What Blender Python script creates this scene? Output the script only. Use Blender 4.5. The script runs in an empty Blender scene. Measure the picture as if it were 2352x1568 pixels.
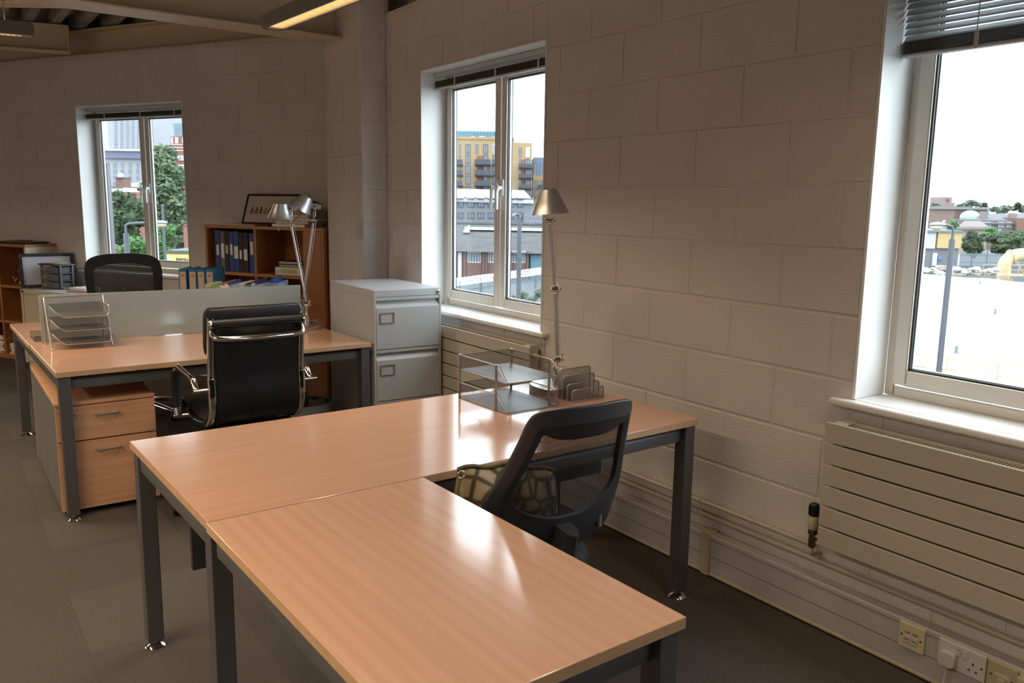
import bpy, bmesh, math, random
from mathutils import Vector, Matrix
random.seed(7)
SC = bpy.context.scene
COL = SC.collection
PI = math.pi
R = math.radians

# ------------------------------------------------------------------ camera
F_PX, YAW, PITCH, ROLL, CAM_H = 1898.3, 0.6141, 0.1644, 0.0147, 1.5056
PW, PH = 2352, 1568
cy_, sy_ = math.cos(YAW), math.sin(YAW)
FWD = Vector((sy_ * math.cos(PITCH), cy_ * math.cos(PITCH), -math.sin(PITCH)))
r0 = Vector((cy_, -sy_, 0))
u0 = r0.cross(FWD)
RIGHT = r0 * math.cos(ROLL) + u0 * math.sin(ROLL)
UP = -r0 * math.sin(ROLL) + u0 * math.cos(ROLL)
EYE = Vector((0, 0, CAM_H))
cam_d = bpy.data.cameras.new('camera')
cam = bpy.data.objects.new('camera', cam_d)
COL.objects.link(cam)
M = Matrix.Identity(4)
for i in range(3):
    M[i][0], M[i][1], M[i][2], M[i][3] = RIGHT[i], UP[i], -FWD[i], EYE[i]
cam.matrix_world = M
cam_d.sensor_width = 36.0
cam_d.lens = F_PX / PW * 36.0
cam_d.clip_start, cam_d.clip_end = 0.05, 2000
cam_d.dof.use_dof = True
cam_d.dof.focus_distance = 3.0
cam_d.dof.aperture_fstop = 9.0
SC.camera = cam

# ------------------------------------------------------------------ light
SKY = 8.5
LAMP = 7.0
LAMP_K = 1.0
wd = bpy.data.worlds.new('overcast sky'); SC.world = wd; wd.use_nodes = True
bg = wd.node_tree.nodes['Background']
bg.inputs[0].default_value = (0.84, 0.93, 1.0, 1); bg.inputs[1].default_value = SKY
vs = SC.view_settings
vs.view_transform = 'Standard'; vs.look = 'None'; vs.gamma = 1.0
try: vs.use_curve_mapping = False
except Exception: pass
vs.exposure = -0.06

# ------------------------------------------------------------------ helpers
FH = Vector((sy_, cy_, 0)); RH = Vector((cy_, -sy_, 0))
def at(u, v, d):
    """point of the place seen at pixel (u, v), d metres ahead"""
    r = RIGHT * ((u - PW / 2) / F_PX) - UP * ((v - PH / 2) / F_PX) + FWD
    return EYE + r * (d / r.dot(FH))

class MB:
    def __init__(s): s.v = []; s.f = []; s.m = []; s.mi = 0
    def add(s, vs, fs):
        o = len(s.v); s.v += [tuple(p) for p in vs]
        for f in fs: s.f.append([i + o for i in f]); s.m.append(s.mi)
        return s
    def hexa(s, p):   # 8 points: bottom 4 ccw, top 4 ccw
        return s.add(p, [(3, 2, 1, 0), (4, 5, 6, 7), (0, 1, 5, 4), (1, 2, 6, 5), (2, 3, 7, 6), (3, 0, 4, 7)])
    def box(s, x0, y0, z0, x1, y1, z1):
        return s.hexa([(x0, y0, z0), (x1, y0, z0), (x1, y1, z0), (x0, y1, z0), (x0, y0, z1), (x1, y0, z1), (x1, y1, z1), (x0, y1, z1)])
    def obox(s, c, ax, hx, ay, hy, az, hz):
        c, ax, ay, az = Vector(c), Vector(ax).normalized() * hx, Vector(ay).normalized() * hy, Vector(az).normalized() * hz
        return s.hexa([c - ax - ay - az, c + ax - ay - az, c + ax + ay - az, c - ax + ay - az, c - ax - ay + az, c + ax - ay + az, c + ax + ay + az, c - ax + ay + az])
    def bar(s, p, q, w, h, up=(0, 0, 1)):
        p, q = Vector(p), Vector(q); d = (q - p); L = d.length; d.normalize()
        side = d.cross(Vector(up)); side.normalize(); u = side.cross(d)
        return s.obox((p + q) / 2, d, L / 2, side, w / 2, u, h / 2)
    def tube(s, pts, r, seg=8, caps=True, closed=False, flat=1.0):
        pts = [Vector(p) for p in pts]; n = len(pts)
        rs = r if isinstance(r, (list, tuple)) else [r] * n
        rings = []; prev = None
        for i, p in enumerate(pts):
            if closed: t = pts[(i + 1) % n] - pts[i - 1]
            elif i == 0: t = pts[1] - p
            elif i == n - 1: t = p - pts[i - 1]
            else: t = (pts[i + 1] - p).normalized() + (p - pts[i - 1]).normalized()
            t.normalize()
            if prev is None:
                a = Vector((0, 0, 1)) if abs(t.z) < .9 else Vector((1, 0, 0))
                x = t.cross(a).normalized()
            else:
                x = prev - t * prev.dot(t)
                x = x.normalized() if x.length > 1e-6 else t.orthogonal().normalized()
            prev = x; y = t.cross(x)
            rings.append([p + x * (rs[i] * math.cos(2 * PI * k / seg)) + y * (rs[i] * flat * math.sin(2 * PI * k / seg)) for k in range(seg)])
        vs = [q for g in rings for q in g]; fs = []
        for i in range(n if closed else n - 1):
            a, b = i * seg, ((i + 1) % n) * seg
            for k in range(seg):
                k2 = (k + 1) % seg; fs.append((a + k, a + k2, b + k2, b + k))
        if caps and not closed:
            fs.append(tuple(range(seg - 1, -1, -1))); fs.append(tuple((n - 1) * seg + k for k in range(seg)))
        return s.add(vs, fs)
    def lathe(s, prof, c=(0, 0, 0), seg=24, axis=(0, 0, 1), sx=1.0):
        c = Vector(c); az = Vector(axis).normalized(); ax = az.orthogonal().normalized(); ay = az.cross(ax)
        vs = []; n = len(prof)
        for (r, z) in prof:
            for k in range(seg):
                a = 2 * PI * k / seg
                vs.append(c + az * z + ax * (max(r, 1e-5) * math.cos(a)) + ay * (max(r, 1e-5) * math.sin(a) * sx))
        fs = []
        for i in range(n - 1):
            for k in range(seg):
                k2 = (k + 1) % seg; fs.append((i * seg + k, i * seg + k2, (i + 1) * seg + k2, (i + 1) * seg + k))
        if prof[0][0] > 1e-4: fs.append(tuple(range(seg - 1, -1, -1)))
        if prof[-1][0] > 1e-4: fs.append(tuple((n - 1) * seg + k for k in range(seg)))
        return s.add(vs, fs)
    def prism(s, poly, a0, a1, fn):   # fn(x, y, a) -> point
        n = len(poly); vs = [fn(x, y, a0) for x, y in poly] + [fn(x, y, a1) for x, y in poly]
        fs = [tuple(range(n - 1, -1, -1)), tuple(range(n, 2 * n))] + [(i, (i + 1) % n, n + (i + 1) % n, n + i) for i in range(n)]
        return s.add(vs, fs)
    def grid(s, fn, nu, nv):
        vs = [fn(i / nu, j / nv) for j in range(nv + 1) for i in range(nu + 1)]
        w = nu + 1
        return s.add(vs, [(j * w + i, j * w + i + 1, (j + 1) * w + i + 1, (j + 1) * w + i) for j in range(nv) for i in range(nu)])
    def loops(s, A, B, closed=True):   # strip between two loops of equal length
        n = len(A)
        return s.add(list(A) + list(B), [(i, (i + 1) % n, n + (i + 1) % n, n + i) for i in range(n if closed else n - 1)])
    def ball(s, c, rx, ry, rz, nu=12, nv=8, fn=None):
        c = Vector(c); vs = []; fs = []
        for j in range(nv + 1):
            th = PI * j / nv
            for i in range(nu):
                ph = 2 * PI * i / nu
                d = Vector((math.sin(th) * math.cos(ph), math.sin(th) * math.sin(ph), math.cos(th)))
                k = fn(d) if fn else 1.0
                vs.append(c + Vector((d.x * rx, d.y * ry, d.z * rz)) * k)
        for j in range(nv):
            for i in range(nu):
                i2 = (i + 1) % nu; fs.append((j * nu + i, (j + 1) * nu + i, (j + 1) * nu + i2, j * nu + i2))
        return s.add(vs, fs)
    def mesh(s, name, mats, bevel=0, seg=1, smooth=None, fix=True):
        me = bpy.data.meshes.new(name)
        me.from_pydata(s.v, [], s.f)
        me.polygons.foreach_set('material_index', s.m)
        bm = bmesh.new(); bm.from_mesh(me)
        if fix:
            bmesh.ops.remove_doubles(bm, verts=bm.verts, dist=1e-6)
            bmesh.ops.dissolve_degenerate(bm, edges=bm.edges, dist=1e-6)
            bmesh.ops.recalc_face_normals(bm, faces=bm.faces)
        if bevel:
            ed = [e for e in bm.edges if len(e.link_faces) == 2 and e.calc_face_angle(0) > .5]
            bmesh.ops.bevel(bm, geom=ed, offset=bevel, segments=seg, affect='EDGES', profile=.5, clamp_overlap=True)
        bm.to_mesh(me); bm.free()
        for m in (mats if isinstance(mats, (list, tuple)) else [mats]): me.materials.append(m)
        if smooth is not None or bevel:
            me.polygons.foreach_set('use_smooth', [True] * len(me.polygons))
            me.set_sharp_from_angle(angle=R(smooth if smooth else 12))
        me.update(); return me
    def build(s, name, mats, parent=None, bevel=0, seg=1, smooth=None, fix=True, loc=None):
        o = bpy.data.objects.new(name, s.mesh(name, mats, bevel, seg, smooth, fix)); COL.objects.link(o)
        if parent: o.parent = parent
        if loc: o.location = loc
        return o

def tag(o, label=None, cat=None, group=None, kind=None):
    if label: o['label'] = label
    if cat: o['category'] = cat
    if group: o['group'] = group
    if kind: o['kind'] = kind
    return o
def thing(name, label, cat, loc=(0, 0, 0), rz=0.0, group=None):
    o = bpy.data.objects.new(name, None); COL.objects.link(o)
    o.empty_display_size = .05; o.location = loc; o.rotation_euler = (0, 0, rz)
    return tag(o, label, cat, group)
def struct(name, loc=(0, 0, 0), rz=0.0):
    o = bpy.data.objects.new(name, None); COL.objects.link(o)
    o.empty_display_size = .05; o.location = loc; o.rotation_euler = (0, 0, rz); o['kind'] = 'structure'
    return o
def inst(me, name, parent, loc, rot=(0, 0, 0), scale=None):
    o = bpy.data.objects.new(name, me); COL.objects.link(o); o.parent = parent; o.location = loc; o.rotation_euler = rot
    if scale: o.scale = scale
    return o
def copy_tree(o, parent=None):
    kids = [c for c in list(COL.objects) if c.parent is o]
    c = o.copy(); COL.objects.link(c); c.parent = parent
    for k in kids: copy_tree(k, c)
    return c
def circ(n, r, cx=0, cy=0): return [(cx + r * math.cos(2 * PI * i / n), cy + r * math.sin(2 * PI * i / n)) for i in range(n)]
def bez(p, n=12):   # Catmull-Rom through points
    p = [Vector(q) for q in p]; out = []
    P = [p[0] * 2 - p[1]] + p + [p[-1] * 2 - p[-2]]
    for i in range(1, len(P) - 2):
        for k in range(n):
            t = k / n; a, b, c, d = P[i - 1], P[i], P[i + 1], P[i + 2]
            out.append(.5 * ((2 * b) + (c - a) * t + (2 * a - 5 * b + 4 * c - d) * t * t + (3 * b - a - 3 * c + d) * t ** 3))
    out.append(p[-1]); return out
def rrect(x0, y0, x1, y1, r, n=4):
    out = []
    for cx, cy, a in ((x1 - r, y0 + r, -90), (x1 - r, y1 - r, 0), (x0 + r, y1 - r, 90), (x0 + r, y0 + r, 180)):
        for k in range(n + 1):
            t = R(a + 90 * k / n); out.append((cx + r * math.cos(t), cy + r * math.sin(t)))
    return out

# ------------------------------------------------------------------ materials
def new_mat(name):
    m = bpy.data.materials.new(name); m.use_nodes = True
    return m, m.node_tree.nodes, m.node_tree.links, m.node_tree.nodes['Principled BSDF']
def coords(n, l, scale=(1, 1, 1), rot=(0, 0, 0), world=False):
    if world:
        g = n.new('ShaderNodeNewGeometry'); src = g.outputs['Position']
    else:
        t = n.new('ShaderNodeTexCoord'); src = t.outputs['Object']
    mp = n.new('ShaderNodeMapping'); mp.inputs['Scale'].default_value = scale; mp.inputs['Rotation'].default_value = rot
    l.new(src, mp.inputs['Vector']); return mp.outputs['Vector']
def noise(n, l, vec, scale, detail=3, rough=.5, dist=0):
    t = n.new('ShaderNodeTexNoise'); t.inputs['Scale'].default_value = scale; t.inputs['Detail'].default_value = detail
    t.inputs['Roughness'].default_value = rough; t.inputs['Distortion'].default_value = dist
    l.new(vec, t.inputs['Vector']); return t.outputs['Fac']
def ramp(n, l, fac, stops):
    r = n.new('ShaderNodeValToRGB'); e = r.color_ramp.elements
    while len(e) < len(stops): e.new(.5)
    for i, (p, c) in enumerate(stops): e[i].position = p; e[i].color = (*c, 1)
    l.new(fac, r.inputs['Fac']); return r.outputs['Color']
def bump(n, l, b, h, strength, dist=.002):
    k = n.new('ShaderNodeBump'); k.inputs['Strength'].default_value = strength; k.inputs['Distance'].default_value = dist
    l.new(h, k.inputs['Height']); l.new(k.outputs['Normal'], b.inputs['Normal'])
def mul(c, k): return tuple(x * k for x in c)
def plain(name, col, rough=.5, metal=0.0, spec=.5, bmp=0, bscale=80, var=0, coat=0, world=False, vscale=6):
    m, n, l, b = new_mat(name)
    b.inputs['Base Color'].default_value = (*col, 1); b.inputs['Roughness'].default_value = rough
    b.inputs['Metallic'].default_value = metal; b.inputs['Specular IOR Level'].default_value = spec
    if coat: b.inputs['Coat Weight'].default_value = coat; b.inputs['Coat Roughness'].default_value = .1
    if bmp or var:
        v = coords(n, l, world=world)
        if bmp: bump(n, l, b, noise(n, l, v, bscale, 4, .6), bmp)
        if var:
            c = ramp(n, l, noise(n, l, v, vscale, 4), [(.3, mul(col, 1 - var)), (.7, mul(col, 1 + var))])
            l.new(c, b.inputs['Base Color'])
    return m
def wood(name, col, axis, rough=.25, contrast=.16, rings=0.0, spec=.5):
    m, n, l, b = new_mat(name)
    sc = [26, 26, 26]; sc[axis] = 1.1
    v = coords(n, l, tuple(sc))
    a = noise(n, l, v, 1.3, 5, .55, .8)
    sc2 = [150, 150, 150]; sc2[axis] = 5
    f = noise(n, l, coords(n, l, tuple(sc2)), 1.6, 3, .6)
    mx = n.new('ShaderNodeMath'); mx.operation = 'MULTIPLY_ADD'; mx.inputs[1].default_value = .45
    l.new(f, mx.inputs[0]); l.new(a, mx.inputs[2]); fac = mx.outputs[0]
    if rings:
        w = n.new('ShaderNodeTexWave'); w.wave_type = 'BANDS'; w.bands_direction = 'XYZ'[1 - axis] if axis < 2 else 'X'
        w.inputs['Scale'].default_value = .30; w.inputs['Distortion'].default_value = 7; w.inputs['Detail'].default_value = 3; w.inputs['Detail Scale'].default_value = .55
        l.new(v, w.inputs['Vector'])
        m2 = n.new('ShaderNodeMath'); m2.operation = 'MULTIPLY_ADD'; m2.inputs[1].default_value = rings
        l.new(w.outputs['Fac'], m2.inputs[0]); l.new(fac, m2.inputs[2]); fac = m2.outputs[0]
    lo = .45 ; hi = .98 + rings
    c = ramp(n, l, fac, [(lo, (col[0] * (1 - contrast), col[1] * (1 - contrast * 1.5), col[2] * (1 - contrast * 1.8))), (min(hi, 1), mul(col, 1 + contrast * .6))])
    l.new(c, b.inputs['Base Color']); b.inputs['Roughness'].default_value = rough; b.inputs['Specular IOR Level'].default_value = spec
    return m
def meshmat(name, col, pitch, open_=.45, rough=.4, metal=.8, ax=((1, 0, 0), (0, 1, 0))):
    """perforated metal / woven mesh: a fine grid of real holes by procedural alpha in object space (ax: the two directions along the sheet)"""
    m, n, l, b = new_mat(name)
    b.inputs['Base Color'].default_value = (*col, 1); b.inputs['Roughness'].default_value = rough; b.inputs['Metallic'].default_value = metal
    t = n.new('ShaderNodeTexCoord'); outs = []
    A, B = Vector(ax[0]), Vector(ax[1])
    for d in (A + B, A - B):
        k = n.new('ShaderNodeVectorMath'); k.operation = 'DOT_PRODUCT'; k.inputs[1].default_value = d * (PI / pitch); l.new(t.outputs['Object'], k.inputs[0])
        c = n.new('ShaderNodeMath'); c.operation = 'SINE'; l.new(k.outputs['Value'], c.inputs[0])
        q = n.new('ShaderNodeMath'); q.operation = 'ABSOLUTE'; l.new(c.outputs[0], q.inputs[0]); outs.append(q.outputs[0])
    mm = n.new('ShaderNodeMath'); mm.operation = 'MINIMUM'; l.new(outs[0], mm.inputs[0]); l.new(outs[1], mm.inputs[1])
    g = n.new('ShaderNodeMath'); g.operation = 'LESS_THAN'; l.new(mm.outputs[0], g.inputs[0])
    g.inputs[1].default_value = math.sin(PI / 2 * (1 - math.sqrt(open_)))
    l.new(g.outputs[0], b.inputs['Alpha'])
    return m
def glass_mat(name, tint=(1, 1, 1), k=1.0):
    m, n, l, b = new_mat(name); n.remove(b)
    o = n['Material Output']; t = n.new('ShaderNodeBsdfTransparent'); t.inputs[0].default_value = (*tint, 1)
    g = n.new('ShaderNodeBsdfGlossy'); g.inputs['Roughness'].default_value = 0.02
    lw = n.new('ShaderNodeLayerWeight'); lw.inputs['Blend'].default_value = .5
    p5 = n.new('ShaderNodeMath'); p5.operation = 'POWER'; p5.inputs[1].default_value = 5; l.new(lw.outputs['Facing'], p5.inputs[0])
    mu = n.new('ShaderNodeMath'); mu.operation = 'MULTIPLY_ADD'; mu.inputs[1].default_value = .85 * k; mu.inputs[2].default_value = .045 * k; l.new(p5.outputs[0], mu.inputs[0])
    x = n.new('ShaderNodeMixShader'); l.new(mu.outputs[0], x.inputs[0]); l.new(t.outputs[0], x.inputs[1]); l.new(g.outputs[0], x.inputs[2])
    l.new(x.outputs[0], o.inputs[0]); return m
def emit(name, col, s):
    m, n, l, b = new_mat(name); b.inputs['Base Color'].default_value = (*col, 1)
    b.inputs['Emission Color'].default_value = (*col, 1); b.inputs['Emission Strength'].default_value = s; return m

def block_paint(name, col):
    m, n, l, b = new_mat(name)
    v = coords(n, l, world=True)
    b.inputs['Roughness'].default_value = .55; b.inputs['Specular IOR Level'].default_value = .35
    c = ramp(n, l, noise(n, l, v, 2.5, 5, .6), [(.25, mul(col, .93)), (.75, mul(col, 1.04))])
    l.new(c, b.inputs['Base Color'])
    h1 = noise(n, l, v, 130, 3, .6)
    r1 = n.new('ShaderNodeValToRGB'); r1.color_ramp.elements[0].position = .36; r1.color_ramp.elements[1].position = .56; l.new(h1, r1.inputs[0])
    h2 = noise(n, l, v, 45, 4, .6)
    ad = n.new('ShaderNodeMath'); ad.operation = 'ADD'; l.new(r1.outputs[0], ad.inputs[0]); l.new(h2, ad.inputs[1])
    bump(n, l, b, ad.outputs[0], .55, .0022)
    return m
def carpet(name, col, k=1.0):
    m, n, l, b = new_mat(name)
    v = coords(n, l, world=True)
    c = ramp(n, l, noise(n, l, v, 330, 3, .7), [(.3, mul(col, .55 * k)), (.5, mul(col, k)), (.72, mul(col, 1.7 * k))])
    l.new(c, b.inputs['Base Color']); b.inputs['Roughness'].default_value = .95; b.inputs['Specular IOR Level'].default_value = .1
    bump(n, l, b, noise(n, l, v, 260, 3, .7), .6, .004); return m

WALLC = (.72, .67, .64)
M_BLOCK = block_paint('painted concrete block', WALLC)
M_MORTAR = block_paint('painted mortar joint', mul(WALLC, .97))
M_WALL = plain('painted plaster', WALLC, .6, bmp=.2, bscale=60)
M_WHITE = plain('white gloss board', (.80, .81, .80), .35, var=.02)
M_SILL = plain('white sill board', (.82, .82, .80), .28)
M_UPVC = plain('off white window frame', (.72, .68, .60), .35, var=.03)
M_RUBBER = plain('black gasket', (.01, .012, .015), .4)
M_ALU = plain('pale aluminium spacer', (.75, .78, .8), .25, .6)
M_PANE = glass_mat('window glass', (.96, .985, .985), .9)
M_BEECH = wood('beech laminate along', (.60, .365, .245), 0, .13, .075, spec=.85)
M_BEECHY = wood('beech laminate across', (.60, .365, .245), 1, .13, .085, rings=.22, spec=.85)
M_EDGE = wood('beech edge band', (.52, .345, .20), 0, .4, .10)
M_BEECHV = wood('beech laminate front', (.58, .345, .21), 0, .38, .16)
M_DEEP = wood('deep cherry board', (.38, .165, .058), 2, .4, .16)
M_DEEPH = wood('deep cherry shelf', (.42, .185, .065), 0, .4, .16)
M_MAPLE = wood('pale maple board', (.66, .55, .38), 0, .4, .1)
M_GREY = plain('dark grey powder coat', (.105, .105, .11), .38, .35, bmp=.05, bscale=400)
M_GREY2 = plain('mid grey steel panel', (.14, .138, .138), .45)
M_PANEL = plain('charcoal panel', (.03, .03, .032), .5)
M_CHROME = plain('polished chrome', (.85, .84, .82), .07, 1.0)
M_STEEL = plain('satin steel', (.60, .59, .57), .3, 1.0, bmp=.03, bscale=200)
M_ALUM = plain('satin aluminium', (.47, .47, .47), .38, .75)
M_WIRE = plain('silver wire', (.42, .405, .39), .35, .8)
M_WIREL = plain('bright silver wire', (.62, .60, .58), .3, .8)
M_MESHS = meshmat('silver expanded mesh', (.20, .19, .18), .0045, .36, metal=.5)
M_MESHSS = meshmat('silver expanded mesh side', (.20, .19, .18), .0045, .50, metal=.5, ax=((.9, 1, 0), (0, 0, 1)))
M_MESHD = meshmat('grey expanded mesh', (.27, .255, .245), .0045, .38, metal=.5, ax=((1, .9, 0), (0, 0, 1)))
M_BLACK = plain('black plastic', (.012, .013, .017), .38, bmp=.08, bscale=900)
M_BLACKS = plain('soft black plastic', (.022, .024, .030), .42, bmp=.1, bscale=900)
M_LEATHER = plain('black leather', (.008, .009, .014), .42, bmp=.15, bscale=300)
M_FABRIC = plain('black seat fabric', (.011, .011, .013), .8, bmp=.3, bscale=600)
M_NET = meshmat('black chair mesh', (.010, .010, .012), .0050, .20, .6, 0.0, ax=((1, 0, 0), (0, 0, 1)))
M_NETF = meshmat('black chair mesh dense', (.010, .010, .012), .0060, .09, .6, 0.0, ax=((1, 0, 0), (0, 0, 1)))
M_RAD = plain('cream radiator paint', (.51, .47, .39), .4)
M_RADD = plain('dark radiator gap', (.07, .06, .05), .7)
M_CREAM = plain('cream steel', (.55, .49, .38), .45)
M_CABTOP = plain('pale grey cabinet top', (.62, .62, .58), .35)
M_FILE = plain('pale grey steel cabinet', (.40, .41, .415), .42)
M_TRUNK = plain('grey white trunking', (.50, .485, .48), .4, var=.05)
M_TRUNKY = plain('yellowed plastic', (.55, .47, .31), .4)
M_PLATE = plain('aged cream faceplate', (.66, .60, .40), .35)
M_PLATEW = plain('white faceplate', (.60, .585, .57), .35)
M_BEAM = plain('cream painted steel', (.60, .50, .37), .45, bmp=.05, bscale=40)
M_DECK = plain('galvanised deck', (.30, .28, .26), .5, .3, var=.3)
M_LUM = plain('grey luminaire housing', (.19, .185, .18), .45)
M_LOUV = plain('satin louvre', (.62, .55, .44), .4, .3)
M_GLOW = emit('warm fluorescent glow', (1.0, .72, .38), LAMP)
M_SLAT = plain('silver grey slat', (.40, .43, .44), .4, .3)
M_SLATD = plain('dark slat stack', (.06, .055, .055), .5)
M_SLATR = plain('pale blind rail', (.50, .50, .51), .4)
M_CORD = plain('pale cord', (.6, .58, .55), .7)
M_CARPET = [carpet('carpet tile %d' % i, (.086, .077, .067), k) for i, k in enumerate((1.0, .88, 1.13))]
M_PAPER = plain('white paper', (.75, .75, .74), .7)
M_PAPERY = plain('cream paper', (.66, .60, .48), .7)
M_BLUE = plain('blue binder cover', (.018, .055, .24), .45)
M_TEALB = plain('teal blue binder', (.02, .13, .25), .45)
M_KRAFT = plain('kraft board', (.40, .27, .15), .7)
M_BINDBK = plain('black binder cover', (.013, .012, .014), .5)
M_BINDGR = plain('grey binder cover', (.16, .15, .14), .6)
M_GREENL = plain('pale green label', (.42, .55, .22), .6)
M_BRASS = plain('old brass', (.20, .16, .10), .4, .9)

# ------------------------------------------------------------------ room shell
WX, WTOP = 2.577, 2.73
BA = R(29.5); BD = 5.20
BN = Vector((math.cos(BA), math.sin(BA), 0)); BT = Vector((-math.sin(BA), math.cos(BA), 0))
Z_C = 0.017   # lowest bed joint
RZ_R = R(-90); RZ_B = math.atan2(-BT.y, -BT.x)
def wr(s, z, o=0.0): return Vector((WX + o, s, z))                 # right wall: s along, o outwards
def wb(s, z, o=0.0): return BT * s + BN * (BD + o) + Vector((0, 0, z))

def sub_rect(rects, h):
    out = []
    for (a, b, c, d) in rects:
        if h[0] >= b or h[1] <= a or h[2] >= d or h[3] <= c: out.append((a, b, c, d)); continue
        z0, z1 = max(c, h[2]), min(d, h[3])
        if a < h[0]: out.append((a, h[0], c, d))
        if b > h[1]: out.append((h[1], b, c, d))
        if c < z0: out.append((max(a, h[0]), min(b, h[1]), c, z0))
        if d > z1: out.append((max(a, h[0]), min(b, h[1]), z1, d))
    return out
FULL = {}
def lay_blocks(parent, x0, x1, z1, joint0, holes=()):
    """concrete blocks 440 x 215 mm in running bond with 10 mm recessed joints, each its own object"""
    g = .005; cnt = 0
    for i in range(-1, 14):
        za, zb = Z_C + .225 * i + g, Z_C + .225 * (i + 1) - g
        za, zb = max(za, 0.0), min(zb, z1)
        if zb - za < .02: continue
        off = joint0 + (0 if i % 2 else .225)
        k0 = math.floor((x0 - off) / .45)
        for k in range(k0, k0 + 60):
            xa, xb = max(off + .45 * k + g, x0), min(off + .45 * (k + 1) - g, x1)
            if xa >= x1: break
            if xb - xa < .02: continue
            rr = [(xa, xb, za, zb)]
            for h in holes: rr = sub_rect(rr, h)
            for (a, b, c, d) in rr:
                if b - a < .012 or d - c < .012: continue
                key = (round(b - a, 3), round(d - c, 3))
                if key not in FULL:
                    w, h = (b - a) / 2, (d - c) / 2; m = MB(); e = .003
                    m.add([(-w, .02, -h), (w, .02, -h), (w, .02, h), (-w, .02, h),
                           (-w, .003, -h), (w, .003, -h), (w, .003, h), (-w, .003, h),
                           (-w + e, 0, -h + e), (w - e, 0, -h + e), (w - e, 0, h - e), (-w + e, 0, h - e)],
                          [(8, 9, 10, 11)] + [(4 + q, 4 + (q + 1) % 4, 8 + (q + 1) % 4, 8 + q) for q in range(4)] +
                          [(q, (q + 1) % 4, 4 + (q + 1) % 4, 4 + q) for q in range(4)])
                    FULL[key] = m.mesh('block', M_BLOCK)
                inst(FULL[key], 'block', parent, ((a + b) / 2, random.uniform(-.0008, .0008), (c + d) / 2)); cnt += 1
    return cnt
def wall_back_boxes(m, x0, x1, z0, z1, holes, y0=.0035, y1=.22):
    xs = sorted({x0, x1, *[h[0] for h in holes], *[h[1] for h in holes]})
    for a, b in zip(xs, xs[1:]):
        hs = [h for h in holes if h[0] <= a + 1e-6 and h[1] >= b - 1e-6]
        if not hs: m.box(a, y0, z0, b, y1, z1)
        else:
            h = hs[0]; m.box(a, y0, z0, b, y1, h[2]); m.box(a, y0, h[3], b, y1, z1)

ZS, ZH = .845, 2.315
W2 = (3.388, 4.678); W3 = (.316, 1.606); W4 = (-2.756, -1.466)
WB = (5.505, 6.812); WB2 = (8.577, 9.884)
holes_r = [(-b, -a, ZS, ZH) for a, b in (W2, W3, W4)]
holes_b = [(-b, -a, ZS, ZH) for a, b in (WB, WB2)]

wall_right = struct('wall_right', (WX, 0, 0), RZ_R)
m = MB(); wall_back_boxes(m, -6.0, 3.0, -.1, WTOP, holes_r); m.box(-6.0, .20, WTOP - .02, 3.0, .34, 3.2); m.build('mortar_wall', M_MORTAR, wall_right)
lay_blocks(wall_right, -5.15, 1.2, WTOP, -3.28, holes_r)
wall_back = struct('wall_back', BN * BD, RZ_B)
m = MB(); wall_back_boxes(m, -10.5, -3.93, -.1, 2.735, holes_b); m.box(-10.5, .22, 2.735, -3.93, .30, 3.2); m.build('mortar_wall', M_MORTAR, wall_back)
lay_blocks(wall_back, -8.6, -3.97, 2.735, -5.35, holes_b)

# pillar that stands proud of the right wall where the two walls meet
PX, PY0, PY1 = 2.394, 5.147, 5.742
wall_pillar = struct('wall_pillar', (0, 0, 0))
m = MB(); m.box(PX + .0035, PY0 + .0035, -.1, WX + .02, PY1, 3.0); m.build('pillar_core', M_MORTAR, wall_pillar)
pf = struct('wall_pillar_side', (PX, 0, 0), RZ_R); lay_blocks(pf, -PY1, -PY0 - .0, 2.99, -5.44)
pf2 = struct('wall_pillar_front', (0, PY0, 0), 0); lay_blocks(pf2, PX, WX, 2.99, PX - .33 + .02)

W6, W7, W8 = (-2.4, -1.1), (-5.4, -4.1), (-8.4, -7.1)
m = MB(); wall_back_boxes(m, -3.2, 12.0, -.1, 3.2, [(-b, -a, ZS, ZH) for a, b in ()], 0, .3); wl = struct('wall_left', (-4.5, 0, 0), R(90)); m.build('plaster', M_WALL, wl)
for nm, a in (('wall_front', (-4.5, -3.2, 2.9, -3.0)), ('wall_far', (-4.7, 11.7, -.5, 11.9))):
    m = MB(); m.box(a[0], a[1], -.1, a[2], a[3], 3.2); o = m.build(nm, M_WALL); o['kind'] = 'structure'

floor = struct('floor')
m = MB(); m.box(-4.7, -3.2, -.2, 2.9, 12.0, -.0009); m.build('subfloor', M_CARPET[0], floor)
tile = []
for q in range(3):
    m = MB(); h = .24995; e = .0003
    m.add([(-h, -h, -.007), (h, -h, -.007), (h, h, -.007), (-h, h, -.007), (-h, -h, -.0015), (h, -h, -.0015), (h, h, -.0015), (-h, h, -.0015),
           (-h + e, -h + e, 0), (h - e, -h + e, 0), (h - e, h - e, 0), (-h + e, h - e, 0)],
          [(8, 9, 10, 11)] + [(4 + k, 4 + (k + 1) % 4, 8 + (k + 1) % 4, 8 + k) for k in range(4)] + [(k, (k + 1) % 4, 4 + (k + 1) % 4, 4 + k) for k in range(4)])
    tile.append(m.mesh('carpet_tile', M_CARPET[q]))
for i in range(-3, 6):
    for j in range(-1, 17):
        x, y = .08 + .5 * i, .15 + .5 * j
        if x > 2.3 or (x < -.6 and y < 3.5): continue
        if BN.dot(Vector((x, y, 0))) > BD - .25: continue
        inst(tile[(i * 2 + j * 3 + (i * j) % 2) % 3], 'carpet_tile', floor, (x, y, 0))

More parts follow.
